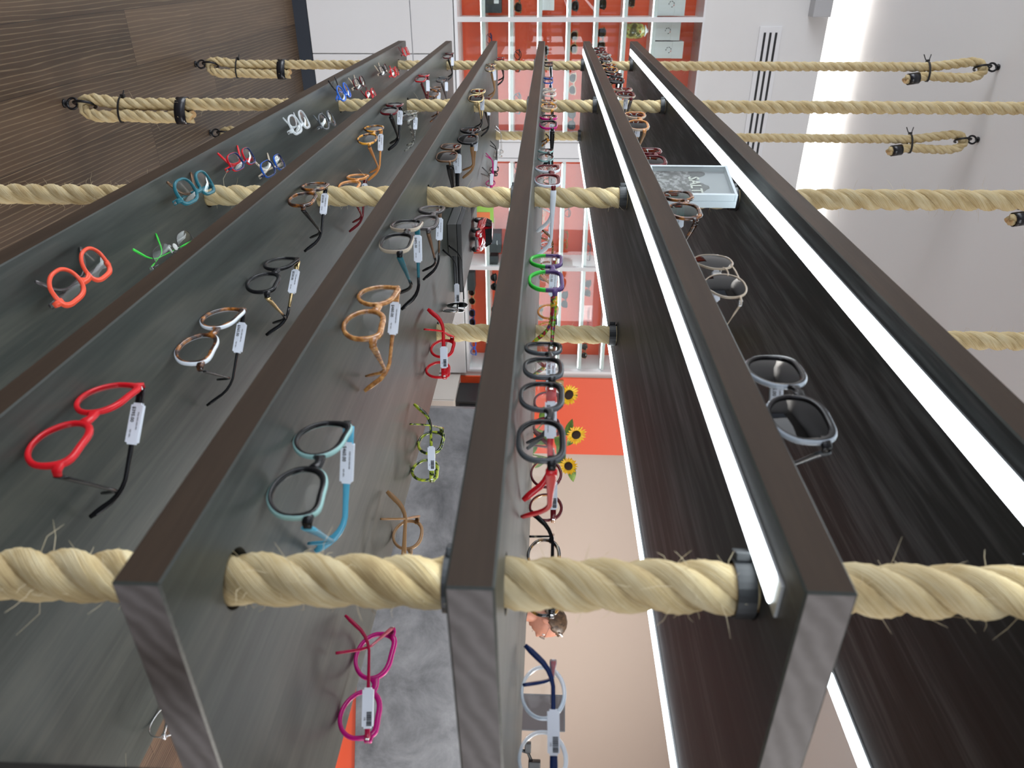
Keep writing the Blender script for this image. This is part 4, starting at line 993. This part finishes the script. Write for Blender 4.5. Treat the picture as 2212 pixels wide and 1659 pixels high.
slabq(bm, [(.0300, -.0255, .0372), (.0300, .0255, .0372), (.0060, .0215, .0545), (.0060, -.0215, .0545)], .0010)
obj('windscreen', bm, M_glass, body)
bm = bmesh.new()
for s_ in (-1, 1):
    for (xa, xb, xc, xd) in ((.020, -.014, -.012, .006), (-.018, -.052, -.046, -.016)):
        p = [(xa, s_ * .0316, .0362), (xb, s_ * .0316, .0362), (xc, s_ * .0258, .0520), (xd, s_ * .0258, .0520)]
        slabq(bm, p if s_ > 0 else list(reversed(p)), .0010)
obj('side_windows', bm, M_glass, body)
bm = bmesh.new(); slabq(bm, [(.0772, .020, .0125), (.0772, -.020, .0125), (.0772, -.018, .0175), (.0772, .018, .0175)], -.0015); box(bm, .0735, .0782, -.016, .016, .0192, .0215, bev=.0006); obj('grille', bm, M_black, body)
bm = bmesh.new()
for s_ in (-1, 1): bmesh.ops.create_uvsphere(bm, u_segments=14, v_segments=8, radius=1, matrix=Matrix.Translation((.0685, s_ * .0205, .0262)) @ Matrix.Rotation(R(-25), 4, 'Y') @ Matrix.Diagonal((.0085, .0062, .0045, 1)))
obj('headlights', bm, P('headlight', (.75, .75, .72), .08, coat=1), body, True)
bm = bmesh.new(); box(bm, .0765, .0790, -.010, .010, .0178, .0190); obj('number_plate', bm, M_white, body)
bm = bmesh.new()   # white stripe design over the bonnet
for pts_ in ([(.034, .0275, .0352), (.060, .014, .0333), (.062, .017, .0325), (.038, .0295, .0345)], [(.034, .011, .0362), (.060, .013, .0334), (.058, .016, .0337), (.034, .015, .0362)], [(.060, .010, .0332), (.074, .020, .0272), (.070, .024, .0285), (.056, .016, .0338)]):
    slabq(bm, pts_, -.0006) if False else slabq(bm, [(x, y, z + .0012) for x, y, z in pts_], .0006)
obj('white_stripes', bm, M_white, body)
for x in (-.046, .048):
    for s_ in (-1, 1):
        bm = bmesh.new(); Mx = Matrix.Translation((x, s_ * .0285, .0125)) @ Matrix.Rotation(R(90), 4, 'X')
        lathe(bm, [(.0085, -.0048), (.0118, -.0045), (.0125, -.0025), (.0125, .0025), (.0118, .0045), (.0085, .0048)], 28, M=Mx); wh = obj('wheel', bm, M_tyre, r, True)
        bm = bmesh.new(); lathe(bm, [(.0084, -.0050), (.0070, -.0054), (.0025, -.0056)], 20, M=Mx); lathe(bm, [(.0084, .0050), (.0070, .0054), (.0025, .0056)], 20, M=Mx); obj('hub', bm, M_chrome, wh, True)
r = empty('card', (-2.42, .735, zs3 + .0004)); tag(r, 'small lime green and orange card standing behind the toy car', 'card')
bm = bmesh.new(); box(bm, -.0, .0015, -.035, .035, 0, .062); c_ = obj('card_sheet', bm, P('lime_card', (.35, .62, .08), .5), r)
bm = bmesh.new(); box(bm, .0016, .002, .0, .030, .004, .05); obj('orange_print', bm, P('orange_print', (.85, .2, .05), .5), c_)

# ---------------------------------------------------------------- reception desk
def stone():
    mt, nt, b = new_mat('grey_stone')
    tc = nt.nodes.new('ShaderNodeTexCoord'); n = nt.nodes.new('ShaderNodeTexNoise'); n.inputs['Scale'].default_value = 3.2; n.inputs['Detail'].default_value = 9; n.inputs['Roughness'].default_value = .68; n.inputs['Distortion'].default_value = .4
    cr = nt.nodes.new('ShaderNodeValToRGB'); e = cr.color_ramp.elements; e[0].position = .34; e[0].color = (.10, .105, .115, 1); e[1].position = .66; e[1].color = (.30, .31, .33, 1)
    nt.links.new(tc.outputs['Object'], n.inputs['Vector']); nt.links.new(n.outputs['Fac'], cr.inputs[0]); nt.links.new(cr.outputs[0], b.inputs['Base Color']); b.inputs['Roughness'].default_value = .38
    return mt
DA = math.atan2(.866, .5)
r = empty('reception_desk', (-3.711, 2.316, 0), DA); tag(r, 'reception desk with a mottled grey stone front above an orange-red base', 'desk')
bm = bmesh.new(); box(bm, 0, 2.5, 0, .035, .535, 1.225, bev=.003); box(bm, 0, .035, .0355, .42, .535, 1.225, bev=.003); box(bm, 2.465, 2.5, .0355, .42, .535, 1.225, bev=.003); obj('stone_front', bm, stone(), r)
bm = bmesh.new(); box(bm, .03, 2.47, .03, .42, 0, .5345); obj('base', bm, M_red, r)
bm = bmesh.new(); box(bm, .036, 2.464, .0355, .42, 1.19, 1.2245); obj('ledge', bm, M_white, r)
bm = bmesh.new(); box(bm, .036, 2.464, .0355, .42, .535, .76); obj('worktop', bm, M_white, r)
DM = r.matrix_basis.copy() if False else Matrix.Translation((-3.711, 2.316, 0)) @ Matrix.Rotation(DA, 4, 'Z')
# low cabinet with the black machine, left of the desk
r = empty('base_cabinet', (XW + .0125, 3.235, 0)); tag(r, 'low pale cabinet under the black machine, right of the display cabinets', 'cabinet', 'pale cabinets under the glazed display')
bm = bmesh.new(); box(bm, 0, .42, -.36, .36, 0, .955); obj('body', bm, P('cream_lacquer', (.66, .61, .56), .4), r)
for z0, z1 in ((.01, .70), (.706, .95)):
    bm = bmesh.new(); box(bm, .4205, .438, -.357, .357, z0, z1, bev=.002); obj('drawer', bm, MATS['cream_lacquer'], r)
r = empty('printer', (XW + .28, 3.10, .9552)); tag(r, 'black box-shaped office machine on the low pale cabinet left of the stone desk', 'printer')
bm = bmesh.new(); box(bm, -.17, .12, -.19, .19, .0, .27, bev=.008); obj('housing', bm, M_black, r)
bm = bmesh.new(); box(bm, .1205, .130, -.165, .165, .03, .24, bev=.004); obj('front_panel', bm, P('black_gloss', (.02, .02, .022), .2), r)
# picture frame edge by the red panel
r = empty('picture_frame', (XW + .0305, 2.985, 1.64)); tag(r, 'light wood picture frame on the orange-red panel above the black machine', 'picture frame')
M_ply = P('light_wood', (.45, .26, .11), .5)
bm = bmesh.new(); box(bm, 0, .018, -.07, .07, .0, .016); box(bm, 0, .018, -.07, .07, .124, .14); box(bm, 0, .018, -.07, -.054, .016, .124); box(bm, 0, .018, .054, .07, .016, .124); obj('moulding', bm, M_ply, r)
bm = bmesh.new(); box(bm, .002, .006, -.054, .054, .016, .124); obj('picture', bm, M_white, r)

# ---------------------------------------------------------------- sunflowers in a vase on the desk
vb = DM @ Vector((.27, .25, 1.225)); vb = Vector((vb.x, vb.y, 1.2252))
r = empty('vase', vb); tag(r, 'clear glass vase holding three sunflowers on the desk', 'vase')
bm = bmesh.new(); lathe(bm, [(.045, 0), (.048, .004), (.040, .12), (.052, .22), (.050, .2205), (.037, .12), (.042, .006)], 28); obj('glass', bm, glassy('vase_glass', (.85, .95, .92), .05), r, True)
M_pet = ramp_mat('sunflower_petal', [(.3, (.80, .36, .005)), (.6, (.95, .62, .01))], 40, rough=.5, coat=0); M_leaf = ramp_mat('leaf', [(.35, (.06, .14, .02)), (.65, (.22, .36, .05))], 25, rough=.5, coat=0); M_seed = P('sunflower_disc', (.025, .012, .006), .9, bump=1.0, nscale=700)
def leaf(bm, p, d, up, L, W_):
    d = d.normalized(); s_ = d.cross(up).normalized(); n = s_.cross(d).normalized(); K = 7; rows = []
    for i in range(K):
        t = i / (K - 1); w_ = W_ * math.sin(math.pi * min(1, t * .92 + .08)) ** .8 * (1 - .25 * t); c = p + d * L * t - n * (L * .35 * t * t)
        rows.append([c - s_ * w_ + n * w_ * .25, c, c + s_ * w_ + n * w_ * .25])
    vt = [[bm.verts.new(q) for q in rw] for rw in rows]; vb_ = [[bm.verts.new(q - n * .0008) for q in rw] for rw in rows]
    for i in range(K - 1):
        for j in range(2):
            bm.faces.new((vt[i][j], vt[i + 1][j], vt[i + 1][j + 1], vt[i][j + 1])); bm.faces.new((vb_[i][j + 1], vb_[i + 1][j + 1], vb_[i + 1][j], vb_[i][j]))
def sunflower(head, face, rad, lab, seed):
    rnd = random.Random(seed); head = Vector(head); face = Vector(face).normalized(); base = vb + Vector((rnd.uniform(-.01, .01), rnd.uniform(-.01, .01), .012))
    root = empty('sunflower', base); tag(root, lab, 'sunflower', 'sunflowers in the vase'); O = -base
    neck = vb + Vector((rnd.uniform(-.02, .02), rnd.uniform(-.02, .02), .215)); back = head - face * .02
    cp = catmull([base, neck, neck * .45 + back * .55 + Vector((0, 0, .03)) - face * .02, back - face * .015, back], .02)
    bm = bmesh.new(); tube(bm, [p + O for p in cp], .0042, seg=8); stem = obj('stem', bm, M_leaf, root, True)
    bm = bmesh.new()
    for q in range(5):
        t = .55 + q * .105; p = cp[int(t * (len(cp) - 1))] + O; a = q * 2.4 + seed
        leaf(bm, p, Vector((.35 * math.cos(a), .60 * math.cos(a), .25 + .5 * math.sin(a))), Vector((.8, -.5, .3)), rnd.uniform(.085, .12), rnd.uniform(.026, .038))
    obj('leaves', bm, M_leaf, stem, True)
    Q = face.to_track_quat('Z', 'Y').to_matrix().to_4x4(); Mh = Matrix.Translation(head + O) @ Q
    bm = bmesh.new()
    for ring, (n_, r0_, L_, tilt) in enumerate(((20, rad * .42, rad * .60, .10), (18, rad * .40, rad * .52, .32))):
        for q in range(n_):
            a = 2 * math.pi * (q + ring * .5 + rnd.uniform(-.2, .2)) / n_; L = L_ * rnd.uniform(.85, 1.12); rows = []
            d = Vector((math.cos(a), math.sin(a), tilt + rnd.uniform(-.12, .12))); s_ = Vector((-math.sin(a), math.cos(a), 0))
            for i in range(5):
                t = i / 4; w_ = rad * .105 * math.sin(math.pi * (t * .85 + .13)); c = Vector((math.cos(a), math.sin(a), 0)) * r0_ + d * L * t
                rows.append([bm.verts.new(Mh @ (c - s_ * w_)), bm.verts.new(Mh @ (c + Vector((0, 0, -.0012)))), bm.verts.new(Mh @ (c + s_ * w_))])
            for i in range(4):
                for j in range(2): bm.faces.new((rows[i][j], rows[i + 1][j], rows[i + 1][j + 1], rows[i][j + 1]))
    obj('petals', bm, M_pet, root, True)
    bm = bmesh.new(); lathe(bm, [(rad * .44, -.003), (rad * .45, .003), (rad * .38, .008), (rad * .22, .010), (rad * .05, .009)], 24, M=Mh); obj('seed_disc', bm, M_seed, root, True)
    bm = bmesh.new()
    for q in range(10):
        a = 2 * math.pi * q / 10; leaf(bm, Mh @ Vector((math.cos(a) * rad * .12, math.sin(a) * rad * .12, -.010)), (Q @ Vector((math.cos(a), math.sin(a), .1))), face, rad * .62, rad * .14)
    obj('sepals', bm, M_leaf, root, True)
cd = Vector((.86, -.45, 0))
sunflower((-3.82, 2.27, 1.768), cd + Vector((.25, .25, .55)), .066, 'sunflower on the left of the vase, facing upwards', 1)
sunflower((-3.72, 2.49, 1.818), cd + Vector((0, .35, .15)), .062, 'topmost sunflower of the vase, in the middle', 2)
sunflower((-3.62, 2.65, 1.775), cd + Vector((.1, .1, -.15)), .056, 'sunflower on the right of the vase, in front of the beige wall', 3)

# ---------------------------------------------------------------- monitor on the desk
mp_ = DM @ Vector((1.885, .22, 1.2252)); r = empty('monitor', mp_, DA + R(-30)); tag(r, 'black computer monitor with a grey casing on the right part of the desk', 'monitor')
bm = bmesh.new(); box(bm, -.12, .12, -.085, .085, 0, .010, bev=.003); box(bm, -.02, .02, -.012, .012, .010, .34); obj('stand', bm, M_black, r)
bm = bmesh.new(); box(bm, -.105, .105, -.040, -.0125, .17, .565, bev=.004); ms = obj('casing', bm, P('grey_casing', (.16, .16, .17), .45), r)
bm = bmesh.new(); box(bm, -.097, .097, -.0412, -.0402, .18, .555); obj('screen', bm, P('screen_glass', (.10, .08, .08), .15), ms)
bm = bmesh.new(); box(bm, -.09, .09, -.0118, .02, .28, .40, bev=.004); obj('rear_cover', bm, P('olive_grey', (.13, .12, .09), .5), ms)
ap = DM @ Vector((2.09, .20, 1.2252)); r = empty('desk_bracket', ap, DA); tag(r, 'black jointed bracket standing on the desk in front of the monitor', 'bracket')  # black jointed bracket, gives no light
bm = bmesh.new(); box(bm, -.06, .06, -.05, .05, 0, .012, bev=.003); obj('base', bm, M_black, r)
bm = bmesh.new(); tube(bm, [(0, 0, .012), (0, 0, .20), (.03, 0, .34), (.10, 0, .37)], .011, seg=10); obj('arm', bm, M_black, r, True)
bm = bmesh.new(); box(bm, .08, .15, -.02, .02, .345, .42, bev=.006); box(bm, -.03, .03, -.018, .018, .32, .36, bev=.005); obj('joint', bm, M_black, r)

# ---------------------------------------------------------------- the person behind the desk
M_skin = P('skin', (.56, .25, .17), .5, noise=.08, nscale=60); M_hair = ramp_mat('hair', [(.35, (.035, .020, .012)), (.65, (.13, .075, .04))], 60, rough=.45, stretch=(1, 1, .3), detail=5, coat=.1)
M_jkt = P('dark_jacket', (.035, .04, .05), .8, noise=.2, nscale=200, bump=.2)
px_, py_ = -3.565, 3.84; face_yaw = math.atan2(.80, .60)
root = empty('person', (px_, py_, 0), face_yaw); root.scale = (1.06,) * 3; tag(root, 'person in profile behind the desk, brown hair, glasses and a dark collar, looking down', 'person')
def skin_body(name, chain, mats, parent, sub=2):
    """chain: dict key -> (co, radius, parent key)"""
    me = D.meshes.new(name); keys = list(chain); vs = [chain[k_][0] for k_ in keys]; es = [(keys.index(chain[k_][2]), i) for i, k_ in enumerate(keys) if chain[k_][2]]
    me.from_pydata(vs, es, []); me.materials.append(mats); o = D.objects.new(name, me); COL.objects.link(o); o.parent = parent
    md = o.modifiers.new('skin', 'SKIN'); md.use_smooth_shade = True
    for i, k_ in enumerate(keys):
        rr = chain[k_][1]; rr = rr if isinstance(rr, tuple) else (rr, rr); me.skin_vertices[0].data[i].radius = rr; me.skin_vertices[0].data[i].use_root = (i == 0)
    s_ = o.modifiers.new('sub', 'SUBSURF'); s_.levels = sub; s_.render_levels = sub
    bpy.context.view_layer.update(); m2 = D.meshes.new_from_object(o.evaluated_get(bpy.context.evaluated_depsgraph_get()))
    o.modifiers.clear(); o.data = m2; m2.polygons.foreach_set('use_smooth', [True] * len(m2.polygons)); return o
ch = {'pel': ((0, 0, .95), (.15, .11), None), 'wst': ((.0, 0, 1.10), (.135, .10), 'pel'), 'chs': ((.0, 0, 1.30), (.16, .12), 'wst'), 'shc': ((-.01, 0, 1.43), (.12, .09), 'chs'), 'nck': ((.0, 0, 1.50), .055, 'shc')}
for s_, n_ in ((1, 'l'), (-1, 'r')):
    ch['sh' + n_] = ((0, .17 * s_, 1.41), .06, 'shc'); ch['el' + n_] = ((.04, .23 * s_, 1.14), .045, 'sh' + n_); ch['wr' + n_] = ((.22, .18 * s_, 1.06), .032, 'el' + n_)
ch2 = {'pel': ((0, 0, .96), (.14, .11), None)}
for s_, n_ in ((1, 'l'), (-1, 'r')):
    ch2['hp' + n_] = ((0, .09 * s_, .88), .09, 'pel'); ch2['kn' + n_] = ((.01, .10 * s_, .50), .06, 'hp' + n_); ch2['an' + n_] = ((-.01, .10 * s_, .09), .04, 'kn' + n_); ch2['to' + n_] = ((.15, .11 * s_, .04), .035, 'an' + n_)
for c_ in (ch, ch2):
    for q in c_: c_[q] = (Vector((c_[q][0][0], c_[q][0][1], c_[q][0][2] * .95)),) + c_[q][1:]
skin_body('jacket', ch, M_jkt, root); skin_body('trousers', ch2, P('dark_trousers', (.02, .022, .03), .85), root)
# head, neck and hands: one continuous skin mesh for the head; hands end the sleeves
HP = Vector((.045, 0, 1.580)); HT = Matrix.Translation(HP) @ Matrix.Rotation(R(24), 4, 'Y')
bm = bmesh.new(); bmesh.ops.create_icosphere(bm, subdivisions=5, radius=1)
g = lambda a, b_, s__: math.exp(-((a - b_) / s__) ** 2)
for v in bm.verts:
    x, y, z = v.co; X = x * .098; Y = y * .074; Z = z * .115
    if z < -.1: k_ = (-.1 - z) / .9; Y *= 1 - .38 * k_; X *= 1 - .12 * k_; X += .014 * k_
    if z < -.5 and x < 0: X *= 1 - .45 * (-.5 - z) * 2 * .6
    if x > .3:
        cy = g(Y, 0, .012); X += .024 * cy * g(Z, -.022, .013) + .012 * cy * g(Z, .0, .016)          # nose
        X += .006 * g(Y, 0, .030) * g(Z, .032, .012)                                                   # brow
        X -= .009 * (g(Y, .030, .014) + g(Y, -.030, .014)) * g(Z, .012, .011)                          # eye sockets
        X += .006 * g(Y, 0, .022) * (g(Z, -.052, .006) + g(Z, -.064, .006)) - .004 * g(Y, 0, .02) * g(Z, -.058, .003)   # lips
        X += .010 * g(Y, 0, .020) * g(Z, -.092, .014)                                                  # chin
        X -= .004 * g(Y, 0, .02) * g(Z, -.076, .006)
    v.co = (X, Y, Z)
for s_ in (-1, 1):   # ears
    bmesh.ops.create_uvsphere(bm, u_segments=12, v_segments=8, radius=1, matrix=Matrix.Translation((-.004, s_ * .074, -.008)) @ Matrix.Rotation(R(s_ * -18), 4, 'Z') @ Matrix.Diagonal((.017, .006, .030, 1)))
for v in bm.verts: v.co = HT @ v.co
tube(bm, [(-.01, 0, 1.39), (.0, 0, 1.45), (.02, 0, 1.52)], [.058, .052, .050], seg=18)
def hand(bm, wr, d, s_):
    d = Vector(d).normalized(); side = Vector((0, 0, 1)).cross(d).normalized(); pc = Vector(wr) + d * .045
    tube(bm, [Vector(wr) - d * .02, Vector(wr) + d * .01, pc, pc + d * .03], [.024, .026, .034, .030], seg=12, up=UPV)
    for q, L in enumerate((.062, .072, .068, .052)):
        o_ = (q - 1.5) * .0175; b0 = pc + d * .028 + side * o_; tube(bm, [b0, b0 + d * L * .45 - UPV * .006, b0 + d * L * .75 - UPV * .022, b0 + d * L * .85 - UPV * .038], [.0090, .0085, .0078, .006], seg=8)
    b0 = pc - d * .015 + side * s_ * -.028; tube(bm, [b0, b0 + d * .025 - side * s_ * .020, b0 + d * .05 - side * s_ * .024 - UPV * .012], [.011, .0095, .007], seg=8)
head = obj('head', bm, M_skin, root, True)
for s_ in (1, -1):
    bm = bmesh.new(); hand(bm, (.235, .175 * s_, 1.002), (1, -.15 * s_, -.2), s_); obj('hand', bm, M_skin, root, True)
bm = bmesh.new()
for s_ in (-1, 1):
    bmesh.ops.create_uvsphere(bm, u_segments=12, v_segments=8, radius=.0118, matrix=HT @ Matrix.Translation((.078, s_ * .030, .012)))
obj('eyes', bm, P('eye_white', (.7, .68, .66), .2), head, True)
bm = bmesh.new(); box(bm, .0985, .1005, -.018, .018, -.0590, -.0570, M=HT); obj('mouth', bm, P('lip', (.35, .08, .07), .5), head)
bm = bmesh.new(); bmesh.ops.create_icosphere(bm, subdivisions=4, radius=1)
dl = []
for v in bm.verts:
    x, y, z = v.co
    if x > .30 + .55 * (z - .2) * (1 if z > .2 else 2.2) and not (z > .80): dl.append(v)
    elif z < -.55 and x > -.2: dl.append(v)
bmesh.ops.delete(bm, geom=dl, context='VERTS')
rn_ = random.Random(2)
for v in bm.verts:
    x, y, z = v.co; k_ = 1 + rn_.uniform(-.012, .012); v.co = HT @ Vector((x * .110 * k_ - .004, y * .086 * k_, z * .126 * k_ + .004))
hr = obj('hair', bm, M_hair, root, True); md = hr.modifiers.new('s', 'SOLIDIFY'); md.thickness = .008; md.offset = -1
bm = bmesh.new(); flat_bar(bm, [HT @ Vector((.05 - .02 * abs(t), t * .06, .128 - .03 * t * t)) for t in (-1, -.5, 0, .5, 1)], [.012] * 5, [.006] * 5); obj('hair_clip', bm, M_white, hr)
bm = bmesh.new(); band(bm, Vector((-.005, 0, 1.43)), Vector((.15, 0, 1)), Vector((0, 1, 0)), .066, .064, .045, .006, 28); obj('collar', bm, M_jkt, root, True)
gl = eyewear('eyeglasses', 'thin dark eyeglasses worn by the person behind the desk', 'worn', 'eyeglasses', 1, 0, 0, .142, 0, 'f', 'wire', F_gunm, F_gunm, F_gunm, CL, None, (0, 0), hi=False, raise_z=0)
if 'group' in gl: del gl['group']
gl.matrix_world = Matrix.Translation((px_, py_, 0)) @ Matrix.Scale(1.06, 4) @ Matrix.Rotation(face_yaw, 4, 'Z') @ HT @ Matrix.Translation((.106, 0, -.008)) @ Matrix.Rotation(R(90), 4, 'Z')

# ---------------------------------------------------------------- black stand-in for an unidentified dark shape, near right
r = empty('dark_edge_stand_in', (-.2545, .434, 0), DA); tag(r, 'slim black upright standing in for an unidentified dark edge, beside the shelf ends', 'post')
bm = bmesh.new(); box(bm, 0, .05, -.025, .025, .01, 1.535, bev=.002); obj('upright', bm, M_black, r)
bm = bmesh.new(); box(bm, -.05, .10, -.075, .075, 0, .0095, bev=.002); obj('foot_plate', bm, M_black, r)
